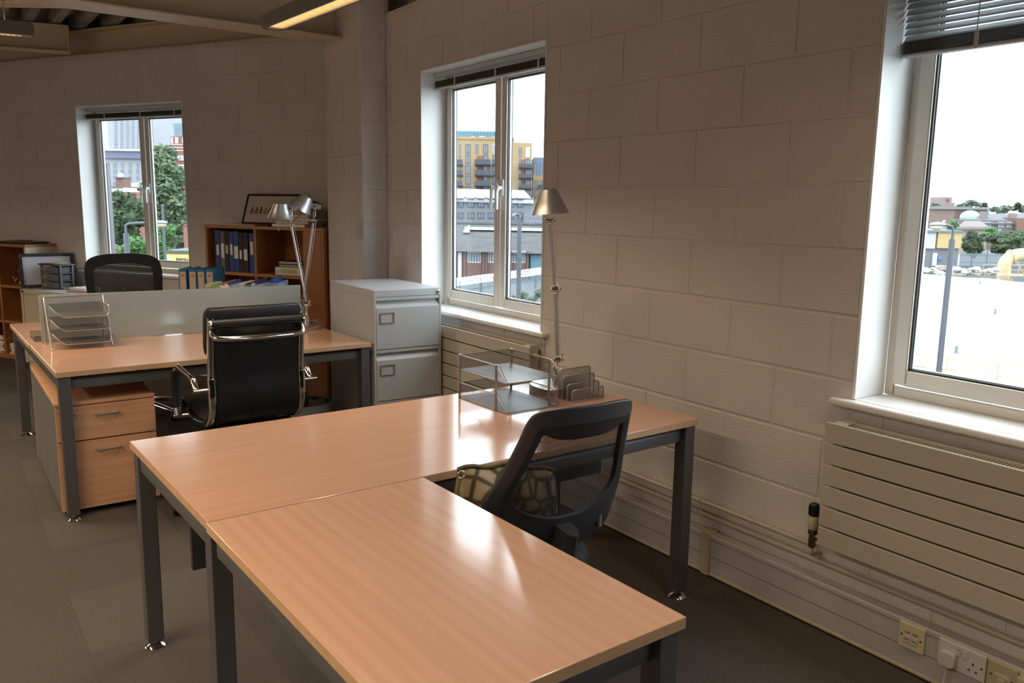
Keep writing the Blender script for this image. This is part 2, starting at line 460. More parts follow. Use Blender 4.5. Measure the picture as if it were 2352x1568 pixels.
# ceiling: trapezoidal steel deck, ribs run along Y
m = MB(); prof = []; x = -4.7
while x < 2.9:
    prof += [(x, 3.06), (x + .08, 3.06), (x + .105, 2.965), (x + .175, 2.965)]; x += .2
prof.append((x, 3.06))
A = [(px, -3.2, pz) for px, pz in prof]; B = [(px, 12.0, pz) for px, pz in prof]
m.loops(A, B, closed=False)
ceiling = struct('ceiling'); m.build('roof_deck', M_DECK, ceiling, fix=False)
m = MB(); m.box(-4.7, -3.2, 3.075, 2.9, 12.0, 3.15); m.build('roof_slab', M_DECK, ceiling)

# ------------------------------------------------------------------ steel beams
def ibeam(name, label, p, q, z0, h, w, tf=.014, tw=.010, plate=False):
    p = Vector((p[0], p[1], 0)); q = Vector((q[0], q[1], 0)); d = q - p; L = d.length
    t = thing(name, label, 'beam', (p.x, p.y, z0), math.atan2(d.y, d.x))
    m = MB(); m.box(0, -w / 2, 0, L, w / 2, tf); m.build('bottom_flange', M_BEAM, t, bevel=.003)
    m = MB(); m.box(0, -w / 2, h - tf, L, w / 2, h); m.build('top_flange', M_BEAM, t, bevel=.003)
    m = MB(); m.box(0, -tw / 2, tf, L, tw / 2, h - tf); m.build('web', M_BEAM, t)
    if plate:
        m = MB(); m.box(-.012, -w / 2, 0, 0, w / 2, h); m.build('end_plate', M_BEAM, t, bevel=.002)
        for z in (.06, .15):
            m = MB(); m.lathe([(.014, 0), (.014, .012), (.008, .016), (.008, .024), (0, .024)], (.05, -tw / 2, z), 6, (0, -1, 0)); m.build('bolt', M_BEAM, t)
    return t
ibeam('steel_beam', 'large cream steel beam crossing to the block pillar', (PX - .01, 5.535), (-4.4, 5.36), 2.585, .378, .235)
ibeam('steel_beam', 'cream steel beam whose bolted end plate meets the back wall beam', (1.13, 8.30), (-3.5, 9.30), 2.732, .225, .13, plate=True)
ibeam('steel_beam', 'cream steel beam branching off behind the large beam at top left', (.75, 5.72), (-3.4, 8.6), 2.615, .33, .12)
o = wb(4.1, 0, .10); o2 = wb(10.3, 0, .10)
ibeam('steel_beam', 'cream steel beam lying along the top of the back wall', (o.x, o.y), (o2.x, o2.y), 2.737, .222, .19)
o = wr(5.12, 0, .16); o2 = wr(-2.9, 0, .16)
ibeam('steel_beam', 'cream steel beam along the top of the window wall right of the pillar', (o.x, o.y), (o2.x, o2.y), 2.732, .225, .19)

# ------------------------------------------------------------------ windows
def frame_ring(m, x0, x1, z0, z1, w, y0, y1):
    m.box(x0, y0, z0, x0 + w, y1, z1); m.box(x1 - w, y0, z0, x1, y1, z1)
    m.box(x0 + w, y0, z0, x1 - w, y1, z0 + w); m.box(x0 + w, y0, z1 - w, x1 - w, y1, z1)
def window(n, origin, rz, s0, s1):
    t = struct('window_%d' % n, origin, rz); xa, xb = -s1, -s0
    e = .012
    m = MB(); m.box(xa, -.004, ZS + .012, xa + e, .178, ZH); m.box(xb - e, -.004, ZS + .012, xb, .178, ZH); m.box(xa + e, -.004, ZH - e, xb - e, .178, ZH)
    m.build('reveal_lining', M_WHITE, t, bevel=.003)
    m = MB(); m.box(xa, .0, ZS - .013, xb, .18, ZS + .012)
    m.box(xa - .062, -.045, ZS - .013, xb + .062, .0, ZS + .012)
    m.build('sill', M_SILL, t, bevel=.009, seg=3)
    z0 = ZS + .012
    m = MB(); frame_ring(m, xa + e, xb - e, z0, ZH - e, .036, .176, .218); m.build('frame', M_UPVC, t, bevel=.005, seg=2)
    xm = (xa + xb) / 2
    for side in (0, 1):
        a, b = (xa + e + .030, xm - .006) if side == 0 else (xm + .006, xb - e - .030)
        c, d = z0 + .046, ZH - e - .046
        m = MB(); frame_ring(m, a, b, c, d, .052, .166, .206); sash = m.build('sash', M_UPVC, t, bevel=.006, seg=2)
        w = .052
        m = MB(); frame_ring(m, a + w, b - w, c + w, d - w, .006, .174, .183); frame_ring(m, a + w, b - w, c + w, d - w, .004, .1965, .206); m.build('gasket', M_RUBBER, sash)
        m = MB(); frame_ring(m, a + w + .0005, b - w - .0005, c + w + .0005, d - w - .0005, .009, .185, .1955); m.build('spacer', M_ALU, sash)
        m = MB(); m.add([(a + w, .184, c + w), (b - w, .184, c + w), (b - w, .184, d - w), (a + w, .184, d - w)], [(0, 1, 2, 3)]); m.build('pane', M_PANE, sash)
        hx = (b - .026) if side == 0 else (a + .026); zc = 1.60
        m = MB(); m.box(hx - .012, .154, zc - .045, hx + .012, .166, zc + .045); sd = -1 if side == 0 else 1
        m.tube([(hx, .158, zc), (hx, .128, zc - .004)], .011, 10)
        m.tube([(hx, .128, zc), (hx + sd * -.004, .124, zc - .03), (hx + sd * .0, .122, zc - .125)], [.012, .0095, .008], 8)
        m.lathe([(.006, 0), (.006, .004), (0, .004)], (hx + .0, .126, zc + .012), 8, (0, -1, 0))
        m.build('handle', M_WHITE, sash, bevel=.0)
    return t
window(1, BN * BD, RZ_B, *WB)
window(2, (WX, 0, 0), RZ_R, *W2)
window(3, (WX, 0, 0), RZ_R, *W3)
window(4, (WX, 0, 0), RZ_R, *W4)
window(5, BN * BD, RZ_B, *WB2)


def blind(label, origin, rz, s0, s1, drop):
    xa, xb = -s1 + .018, -s0 - .018; xm = (xa + xb) / 2
    t = thing('venetian_blind', label, 'blind', Vector(origin) + Matrix.Rotation(rz, 3, 'Z') @ Vector((xm, .105, ZH - .013)), rz)
    w = (xb - xa) / 2
    m = MB(); m.box(-w, -.014, -.026, w, .014, 0); m.build('headrail', M_SLATR, t, bevel=.003)
    zb = -drop
    m = MB(); m.box(-w, -.0135, zb, w, .0135, zb + .013); m.build('bottom_rail', M_SLATR, t, bevel=.004)
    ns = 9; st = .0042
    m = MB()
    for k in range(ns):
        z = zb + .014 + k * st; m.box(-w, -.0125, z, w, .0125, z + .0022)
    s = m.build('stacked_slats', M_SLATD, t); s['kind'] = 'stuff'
    z = zb + .014 + ns * st + .008
    if drop > .15:
        mm = MB(); c, sn = math.cos(R(56)), math.sin(R(56))
        P = [(-.0125, -.0), (-.005, .0013), (.005, .0013), (.0125, 0)]
        A = [(-w, y * c, y * sn + q) for y, q in P]; B = [(w, y * c, y * sn + q) for y, q in P]
        A2 = [(x, y, zz + .0006) for x, y, zz in A]; B2 = [(x, y, zz + .0006) for x, y, zz in B]
        mm.loops(A, B, False); mm.loops(A2, B2, False); me = mm.mesh('slat', M_SLAT, fix=False)
        while z < -.032: inst(me, 'slat', t, (0, 0, z)); z += .0205
    for f in (-.62, .08, .72):
        m = MB(); x = f * w
        m.box(x - .007, -.016, zb - .001, x + .007, -.0145, zb + .052); m.box(x - .002, -.0155, zb + .05, x + .002, -.0145, -.02)
        m.build('ladder_tape', M_CORD, t)
    return t
blind('raised venetian blind at the head of the window behind the far chair', BN * BD, RZ_B, *WB, .100)
blind('raised venetian blind above the window right of the filing cabinet', (WX, 0, 0), RZ_R, *W2, .100)
blind('half lowered venetian blind in the large right hand window', (WX, 0, 0), RZ_R, *W3, .305)

# ------------------------------------------------------------------ radiators, pipes, trunking
def radiator(label, s0, s1, valve_end):
    L = s1 - s0; t = thing('radiator', label, 'radiator', wr((s0 + s1) / 2, .338, 0), RZ_R)
    n = 6; H = .446; g = .0065; hp = (H - g * (n - 1)) / n
    pan = None
    m = MB(); m.box(-L / 2, -.100, 0, L / 2, -.088, hp); pan = m.mesh('panel', M_RAD, bevel=.002)
    for k in range(n): inst(pan, 'panel', t, (0, 0, k * (hp + g)))
    m = MB(); m.box(-L / 2 + .03, -.086, .02, L / 2 - .03, -.030, H - .02); m.build('core', M_RADD, t)
    m = MB()
    k = -L / 2 + .07
    while k < L / 2 - .06: m.box(k, -.085, H - .02, k + .006, -.034, H - .006); k += .0115
    gr = m.build('convector_fins', M_RAD, t); gr['kind'] = 'stuff'
    m = MB(); m.box(-L / 2 + .02, -.034, .02, L / 2 - .02, -.024, H); m.build('back_panel', M_RAD, t, bevel=.002)
    for x in (-L / 2 + .045, L / 2 - .045):
        m = MB(); m.box(x - .022, -.087, .03, x + .022, -.02, H + .004); m.build('header', M_RAD, t, bevel=.004)
    for x in (-L / 2 + .25, L / 2 - .25):
        m = MB(); m.box(x - .015, -.026, .1, x + .015, -.002, H - .05); m.build('wall_bracket', M_RAD, t)
    if valve_end < 0:
        x = -L / 2 - .045; y = -.06
        m = MB(); m.lathe([(.010, -.035), (.013, -.03), (.013, .012), (.017, .016), (.017, .032), (.011, .036)], (x, y, 0), 12)
        m.tube([(x, y, .010), (x + .035, y, .010), (x + .075, y, .012)], .010, 10); m.lathe([(.015, 0), (.015, .016)], (x + .022, y, .010), 6, (1, 0, 0))
        v = m.build('valve_body', M_BRASS, t, smooth=40)
        m = MB(); m.lathe([(.016, .034), (.0195, .044), (.0195, .080), (.017, .084)], (x, y, 0), 16); m.build('valve_collar', M_TRUNKY, v, smooth=40)
        m = MB(); m.lathe([(.016, .084), (.018, .090), (.0165, .125), (.012, .130), (0, .130)], (x, y, 0), 16)
        for q in range(10):
            a = 2 * PI * q / 10; m.obox((x + .017 * math.cos(a), y + .017 * math.sin(a), .105), (math.cos(a), math.sin(a), 0), .003, (-math.sin(a), math.cos(a), 0), .0022, (0, 0, 1), .018)
        m.build('valve_knob', M_BLACK, v, smooth=30)
        m = MB(); m.tube([(x, y, -.035), (x, y, -.055), (x, y + .012, -.066), (x, -.016, -.068)], .0085, 10); m.build('valve_elbow', M_TRUNK, t, smooth=40)
    else:
        x = L / 2 + .002
        m = MB(); m.lathe([(.013, -.03), (.013, .012), (.008, .014), (.008, .03), (0, .03)], (x, -.055, H - .05), 12, (1, 0, 0)); m.build('bleed_plug', M_TRUNKY, t, smooth=40)
    return t
radiator('cream flat panel radiator under the large right hand window', .26, 1.632, -1)
radiator('cream flat panel radiator behind the grey filing cabinet', 3.36, 4.62, 1)

t = thing('heating_pipe', 'upper cream heating pipe along the wall behind the near desk', 'pipe', wr(1.69, .295, -.022))
m = MB(); m.tube([(0, 0, 0), (0, 3.2, 0)], .0085, 10); m.build('pipe', M_RAD, t, smooth=40)
for y in (.55, 1.75):
    m = MB(); m.box(-.0105, y - .004, -.0105, .0195, y + .004, .0105); m.build('pipe_clip', M_TRUNKY, t, bevel=.002)
t = thing('heating_pipe', 'lower cream heating pipe running just above the trunking', 'pipe', wr(0, .243, -.022))
m = MB(); m.tube([(0, -1.6, 0), (0, 4.9, 0)], .0095, 10); m.build('pipe', M_RAD, t, smooth=40)
for y in (-.6, .7, 2.24, 3.4):
    m = MB(); m.box(-.0105, y - .004, -.0105, .0195, y + .004, .0105); m.build('pipe_clip', M_TRUNKY, t, bevel=.002)

t = thing('cable_trunking', 'grey white cable trunking along the foot of the window wall', 'trunking', wr(0, 0, 0))
m = MB(); m.box(-.050, -2.9, .012, -.002, 5.1, .176); m.build('body', M_TRUNK, t, bevel=.003)
m = MB(); m.box(-.054, -2.9, .160, -.002, 5.1, .184); m.build('top_edging', M_TRUNK, t, bevel=.006, seg=2)
m = MB(); m.box(-.0525, -2.9, .006, -.002, 5.1, .020); m.build('bottom_edging', M_TRUNKY, t, bevel=.004, seg=2)
m = MB(); m.box(-.0512, -2.9, .0895, -.0495, 5.1, .0912); m.build('cover_joint', M_GREY2, t)
m = MB(); m.box(-.058, 2.150, .004, -.002, 2.19, .190); tag(m.build('joint_cover', M_TRUNKY, t, bevel=.004, seg=2), 'yellowed plastic joint cover')

XF = -.0505
def faceplate(name, label, s, w, mat, cat='socket', zc=.132):
    t = thing(name, label, cat, wr(s, zc, XF), RZ_R)     # local: x right, y into wall
    m = MB(); m.box(-w / 2, -.010, -.043, w / 2, 0, .043); m.build('plate', mat, t, bevel=.003, seg=2)
    return t
def screw(t, x, z):
    m = MB(); m.lathe([(.0035, 0), (.0035, .002), (0, .0024)], (x, -.0095, z), 8, (0, -1, 0)); m.build('screw', M_BRASS, t)
t = faceplate('data_socket', 'square cream data outlet with two shuttered ports on the trunking', 1.288, .086, M_PLATE)
for x in (-.032, .032): screw(t, x, 0)
for x in (-.013, .013):
    m = MB(); m.box(x - .010, -.0125, -.022, x + .010, -.0095, .004); m.build('port_shutter', M_PLATEW, t, bevel=.001)
    m = MB(); m.box(x - .008, -.0135, -.011, x + .008, -.0120, -.008); m.build('port_slot', M_GREY2, t)
    m = MB(); m.box(x - .009, -.0112, .009, x + .009, -.0098, .017); m.build('port_label', M_KRAFT, t)
t = faceplate('power_socket', 'white double power socket with one plug in it', 1.127, .146, M_PLATEW)
def pinholes(t, x, z):
    for dx, dz, w, h in ((0, .012, .0022, .004), (-.011, -.010, .0035, .0022), (.011, -.010, .0035, .0022)):
        m = MB(); m.box(x + dx - w, -.0106, z + dz - h, x + dx + w, -.0098, z + dz + h); m.build('pin_slot', M_BLACK, t)
pinholes(t, .036, -.010); pinholes(t, -.036, -.010); screw(t, .062, .0)
for x in (-.008, .012):
    m = MB(); m.box(x - .006, -.0135, .010, x + .006, -.0095, .034); m.build('rocker_switch', M_PLATEW, t, bevel=.0015)
m = MB(); m.box(-.011, -.0142, .031, -.005, -.0132, .0335); m.build('red_tell_tale', plain('red plastic', (.5, .02, .02), .4), t)
p = thing('mains_plug', 'rounded white mains plug in the left side of the double socket', 'plug', wr(1.163, .122, XF - .010), RZ_R)
m = MB(); P = rrect(-.025, -.025, .025, .025, .013, 5); m.prism(P, 0, -.022, lambda x, y, a: (x, a, y)); m.build('plug_body', M_PLATEW, p, bevel=.004, seg=3)
m = MB(); m.tube(bez([(0, -.012, -.024), (0, -.014, -.045), (-.002, -.02, -.085), (-.01, -.045, -.108), (.05, -.06, -.1165), (.25, -.075, -.118), (.6, -.06, -.118)], 6), .0028, 8); m.build('cable', M_CORD, p, smooth=50)
t = faceplate('phone_socket', 'cream single outlet right of the double socket', 1.008, .086, plain('cream brown faceplate', (.47, .42, .28), .4))
for x in (-.03, .03): screw(t, x, 0)
m = MB(); m.box(-.010, -.0125, -.024, .010, -.0095, -.004); m.build('port_shutter', M_TRUNKY, t, bevel=.001)
m = MB(); m.box(-.020, -.0108, .001, .022, -.0098, .012); m.build('port_label', M_CORD, t)
t = thing('blanking_box', 'yellowed small surface box at the edge of the row of sockets', 'socket', wr(.925, .132, XF), RZ_R)
m = MB(); m.box(-.036, -.028, -.040, .036, 0, .034); m.build('box', M_TRUNKY, t, bevel=.003, seg=2)
t = thing('window_cable', 'thin grey cable hanging down the wall beside the window lamp', 'cable', wr(3.357, .62, -.006))
m = MB(); m.tube(bez([(0, .0, .21), (0, .003, .1), (0, -.002, -.1), (0, .001, -.43)], 5), .0022, 6); m.build('cable', M_CORD, t, smooth=60)

# ------------------------------------------------------------------ desks
TH = .0248; DT = .72
def dw(x, y, z=0.0):
    c, s = math.cos(TH), math.sin(TH); a, b = x - 1.5, y - 2.5
    return Vector((1.5 + c * a - s * b, 2.5 + s * a + c * b, z))
def desk_top(t, x0, y0, x1, y1, axis, top=DT, name='desktop'):
    m = MB(); z0 = top - .025
    m.add([(x0, y0, z0), (x1, y0, z0), (x1, y1, z0), (x0, y1, z0), (x0, y0, top), (x1, y0, top), (x1, y1, top), (x0, y1, top)], [])
    m.mi = 0; m.f += [[4, 5, 6, 7], [3, 2, 1, 0]]; m.m += [0, 0]
    for a, b, c, d in ((0, 1, 5, 4), (1, 2, 6, 5), (2, 3, 7, 6), (3, 0, 4, 7)): m.f.append([a, b, c, d]); m.m.append(1)
    return m.build(name, [M_BEECH if axis == 0 else M_BEECHY, M_EDGE], t, bevel=.0015, seg=2)
def desk_leg(t, x, y, w=.052):
    m = MB(); m.box(x - w / 2, y - w / 2, .028, x + w / 2, y + w / 2, DT - .026); leg = m.build('leg', M_GREY, t, bevel=.003, seg=2)
    m = MB(); m.lathe([(.034, 0), (.035, .004), (.026, .013), (.012, .018), (.012, .03)], (x, y, 0), 20); m.build('foot', M_CHROME, leg, smooth=40)
def desk_rail(t, p, q):
    m = MB(); a = Vector((p[0], p[1], DT - .062)); b = Vector((q[0], q[1], DT - .062))
    d = (b - a).normalized(); sd = Vector((0, 0, 1)).cross(d)
    P = [(-.018, -.026), (.018, -.026), (.018, .010), (.012, .022), (.0, .026), (-.012, .022), (-.018, .010)]
    m.add([tuple(a + sd * x + Vector((0, 0, z))) for x, z in P] + [tuple(b + sd * x + Vector((0, 0, z))) for x, z in P],
          [tuple(range(6, -1, -1)), tuple(range(7, 14))] + [(i, (i + 1) % 7, 7 + (i + 1) % 7, 7 + i) for i in range(7)])
    m.build('rail', M_GREY, t, smooth=50)
# near desk with its return
MX0, MX1, MY0, MY1 = .497, 2.311, 2.044, 2.889
RX1, RY0 = 1.113, 1.036
cx, cy = (MX0 + MX1) / 2, (MY0 + MY1) / 2
near = thing('office_desk', 'near beech desk with lamp and mesh letter tray on it', 'desk', dw(cx, cy), TH)
a, b, c, d = MX0 - cx, MX1 - cx, MY0 - cy, MY1 - cy
desk_top(near, a, c, b, d, 0)
for x in (a + .034, b - .034):
    for y in (c + .034, d - .034): desk_leg(near, x, y)
desk_rail(near, (a + .06, c + .05), (b - .06, c + .05)); desk_rail(near, (a + .06, d - .05), (b - .06, d - .05))
desk_rail(near, (a + .034, c + .06), (a + .034, d - .06)); desk_rail(near, (b - .034, c + .06), (b - .034, d - .06))
m = MB(); m.box(a + .075, d - .40, .40, b - .075, d - .382, .69); tag(m.build('modesty_panel', M_PANEL, near, bevel=.002), 'charcoal panel')
cx2, cy2 = (MX0 + RX1) / 2, (RY0 + MY0 - .002) / 2
ret = thing('desk_return', 'beech desk return jutting from the near desk to the foreground', 'desk', dw(cx2, cy2), TH)
a, b, c, d = MX0 - .004 - cx2, RX1 - cx2, RY0 - cy2, MY0 - .002 - cy2
desk_top(ret, a, c, b, d, 1, DT - .0015)
desk_leg(ret, a + .036, c + .034); desk_leg(ret, b - .034, c + .034)
desk_rail(ret, (a + .06, c + .05), (b - .06, c + .05)); desk_rail(ret, (b - .034, c + .06), (b - .034, d - .02)); desk_rail(ret, (a + .036, c + .06), (a + .036, d - .02))
# far bench: two tops on one frame
FX0, FX1, FY0, FS, FY1 = .468, 2.055, 4.224, 5.115, 6.03
cx3, cy3 = (FX0 + FX1) / 2, (FY0 + FY1) / 2
bench = thing('bench_desk', 'double beech bench desk with a frosted screen along its middle', 'desk', dw(cx3, cy3), TH)
a, b, c, d, sm = FX0 - cx3, FX1 - cx3, FY0 - cy3, FY1 - cy3, FS - cy3
desk_top(bench, a, c, b, sm - .004, 0); desk_top(bench, a - .004, sm + .004, b, d, 0)
for x in (a + .034, b - .034):
    for y in (c + .034, d - .034): desk_leg(bench, x, y)
desk_rail(bench, (a + .06, c + .05), (b - .06, c + .05)); desk_rail(bench, (a + .06, d - .05), (b - .06, d - .05))
desk_rail(bench, (a + .034, c + .06), (a + .034, d - .06)); desk_rail(bench, (b - .034, c + .06), (b - .034, d - .06))
desk_rail(bench, (a + .06, sm), (b - .06, sm))

# frosted screen
def frost():
    m, n, l, b = new_mat('frosted screen glass'); n.remove(b); o = n['Material Output']
    rf = n.new('ShaderNodeBsdfRefraction'); rf.inputs['Roughness'].default_value = .42; rf.inputs['IOR'].default_value = 1.12; rf.inputs['Color'].default_value = (.86, .91, .90, 1)
    df = n.new('ShaderNodeBsdfDiffuse'); df.inputs['Color'].default_value = (.62, .66, .63, 1)
    tr = n.new('ShaderNodeBsdfTranslucent'); tr.inputs['Color'].default_value = (.80, .86, .83, 1)
    gl = n.new('ShaderNodeBsdfGlossy'); gl.inputs['Roughness'].default_value = .5
    m1 = n.new('ShaderNodeMixShader'); m1.inputs[0].default_value = .5; l.new(df.outputs[0], m1.inputs[1]); l.new(tr.outputs[0], m1.inputs[2])
    m2 = n.new('ShaderNodeMixShader'); m2.inputs[0].default_value = .30; l.new(m1.outputs[0], m2.inputs[1]); l.new(rf.outputs[0], m2.inputs[2])
    m3 = n.new('ShaderNodeMixShader'); m3.inputs[0].default_value = .012; l.new(m2.outputs[0], m3.inputs[1]); l.new(gl.outputs[0], m3.inputs[2])
    l.new(m3.outputs[0], o.inputs[0]); return m
M_FROST = frost()
pa, pb = Vector((.463, 5.108, 0)), Vector((1.902, 5.030, 0)); dd = pb - pa
scr = thing('desk_screen', 'frosted glass divider screen standing along the far bench desk', 'screen', ((pa + pb) / 2) + Vector((0, 0, DT)), math.atan2(dd.y, dd.x))
L = dd.length / 2
m = MB(); m.box(-L, -.004, .002, L, .004, .264); m.build('glass', M_FROST, scr, bevel=.001)
for x in (-L * .55, L * .6):
    m = MB(); m.box(x - .03, -.012, 0, x + .03, .012, .03); m.build('clamp', M_STEEL, scr, bevel=.002)

# pedestals
def pedestal(label, x0, y0, x1, y1, front):
    t = thing('drawer_pedestal', label, 'pedestal', ((x0 + x1) / 2, (y0 + y1) / 2, 0), 0 if front < 0 else PI)
    w, d = (x1 - x0) / 2, (y1 - y0) / 2; H = .560
    m = MB(); m.box(-w, -d + .02, .031, w, d, H - .018); m.build('carcass', M_GREY2, t, bevel=.002)
    m = MB(); m.box(-w - .002, -d, H - .018, w + .002, d + .002, H); m.build('top', M_BEECHV, t, bevel=.002)
    for z0, z1 in ((.033, .365), (.371, .538)):
        m = MB(); m.box(-w, -d, z0, w, -d + .018, z1); dr = m.build('drawer', M_BEECHV, t, bevel=.0015)
        zc = z1 - .047
        m = MB(); m.tube([(-.05, -d, zc), (-.05, -d - .024, zc), (.05, -d - .024, zc), (.05, -d, zc)], .0055, 8); m.build('handle', M_STEEL, dr, smooth=50)
    m = MB(); m.lathe([(.011, 0), (.011, .005), (.007, .006), (0, .006)], (-w + .075, -d, .492), 14, (0, -1, 0)); m.build('lock', M_CHROME, t, smooth=40)
    for x in (-w + .05, w - .05):
        for y in (-d + .07, d - .06):
            m = MB(); m.lathe([(.012, -.011), (.0145, -.006), (.0145, .006), (.012, .011)], (x, y, .0147), 14, (1, 0, 0)); m.box(x - .014, y - .012, .016, x + .014, y + .012, .030); m.build('castor', M_BLACK, t, smooth=40)
pedestal('beech fronted drawer pedestal under the left end of the far bench desk', .418, 4.27, .853, 4.80, -1)
pedestal('second drawer pedestal hidden back to back behind the front one', .418, 4.805, .853, 5.335, 1)

# filing cabinet
CR = R(-2.0)
cab = thing('filing_cabinet', 'pale grey three drawer steel filing cabinet by the block pillar', 'cabinet', (2.254, 4.56, 0), CR)
w, d, H = .215, .335, 1.016
m = MB(); m.box(-w, -d + .012, .03, -w + .015, d, H - .04); m.box(w - .015, -d + .012, .03, w, d, H - .04); m.box(-w + .015, d - .012, .03, w - .015, d, H - .04); m.box(-w + .015, -d + .05, .03, w - .015, d - .012, .05)
m.box(-w, -d, .03, -w + .013, -d + .012, H - .04); m.box(w - .013, -d, .03, w, -d + .012, H - .04)
m.build('carcass', M_FILE, cab, bevel=.0012)
m = MB(); m.box(-w, -d, H - .041, w, d, H); m.build('top_cap', M_FILE, cab, bevel=.003, seg=2)
m = MB(); m.box(-w + .01, -d + .02, 0, w - .01, d - .02, .032); m.build('plinth', M_GREY2, cab)
for k in range(3):
    z1 = .953 - .302 * k; z0 = z1 - .277
    m = MB(); x0, x1 = -w + .0145, w - .0145
    # flat front, top lip folding back into a finger pull
    P = [(-d + .03, z0), (-d - .001, z0), (-d - .001, z1 - .040), (-d + .022, z1 - .012), (-d + .022, z1 - .001), (-d + .03, z1)]
    m.prism(P, x0, x1, lambda y, z, a: (a, y, z)); dr = m.build('drawer', M_FILE, cab, bevel=.0012)
    m = MB(); m.box(x0, -d + .002, z1 + .002, x1, -d + .03, z1 + .021); m.build('drawer_rail', M_FILE, dr, bevel=.001)
    m = MB(); m.box(x0 + .002, -d + .02, z0 - .0045, x1 - .002, -d + .04, z0); m.build('shadow_gap', M_BLACK, dr)
    lx, lz = -w + .080, z1 - .098; hw, hh = .045, .031
    m = MB(); frame_ring(m, lx - hw, lx + hw, lz - hh, lz + hh, .006, -d - .006, -d - .001); m.build('label_holder', M_LUM, dr, bevel=.001)
m = MB(); m.lathe([(.011, 0), (.011, .006), (.007, .010), (0, .010)], (w - .022, -d, H - .022), 14, (0, -1, 0)); m.box(w - .023, -d - .022, H - .026, w - .019, -d - .009, H - .016); m.build('lock', M_CHROME, cab, smooth=40)
m = MB(); m.lathe([(.004, 0), (.0, .002)], (-w, -d + .16, H - .09), 8, (-1, 0, 0)); m.build('screw', M_BLACK, cab)

# ------------------------------------------------------------------ chairs
def loop_pts(half, n=6):
    """closed loop in (x, z) from right-half points top-centre .. bottom-centre"""
    right = bez([(x, 0, z) for x, z in half], n)
    left = [Vector((-p.x, 0, p.z)) for p in reversed(right[1:-1])]
    return right + left
def star_base(t, mat, rot0, rr=.31, zc=.075, castor=True):
    for k in range(5):
        a = rot0 + 2 * PI * k / 5; dx, dy = math.cos(a), math.sin(a)
        m = MB(); m.tube([(dx * .03, dy * .03, zc + .035), (dx * rr * .5, dy * rr * .5, zc + .022), (dx * rr, dy * rr, zc - .004)], [.024, .020, .013], 8, flat=.8)
        m.build('base_spoke', mat, t, smooth=50)
        cx, cy = dx * rr, dy * rr; ax = (-math.sin(a + .6), math.cos(a + .6), 0)
        m = MB()
        for s in (-.014, .014): m.lathe([(.018, -.008), (.024, -.005), (.024, .005), (.018, .008)], (cx + ax[0] * s, cy + ax[1] * s, .0245), 14, ax)
        m.lathe([(.010, 0), (.010, .034)], (cx, cy, .028), 8); m.obox((cx, cy, .036), ax, .008, (ax[1], -ax[0], 0), .022, (0, 0, 1), .013)
        m.build('castor', M_BLACK, t, smooth=40)
    m = MB(); m.lathe([(.034, zc - .03), (.036, zc + .05), (.027, zc + .07), (.027, .30), (.020, .305), (.020, .40)], (0, 0, 0), 16); m.build('gas_lift', M_BLACK, t, smooth=40)
def cushion(name, t, x0, y0, x1, y1, z0, z1, mat, rad=.09, puff=.018):
    m = MB(); P = rrect(x0, y0, x1, y1, rad, 5); n = len(P); cx, cy = (x0 + x1) / 2, (y0 + y1) / 2
    rings = []
    for k, z in ((.93, z0), (1.0, z0 + .012), (1.0, z1 - .02), (.97, z1 - .006), (.85, z1), (.5, z1 + puff * .5), (.01, z1 + puff * .6)):
        rings.append([(cx + (x - cx) * k, cy + (y - cy) * k, z) for x, y in P])
    for A, B in zip(rings, rings[1:]): m.loops(A, B)
    m.add(rings[0], [tuple(range(n - 1, -1, -1))]); m.add(rings[-1], [tuple(range(n))])
    return m.build(name, mat, t, smooth=60)
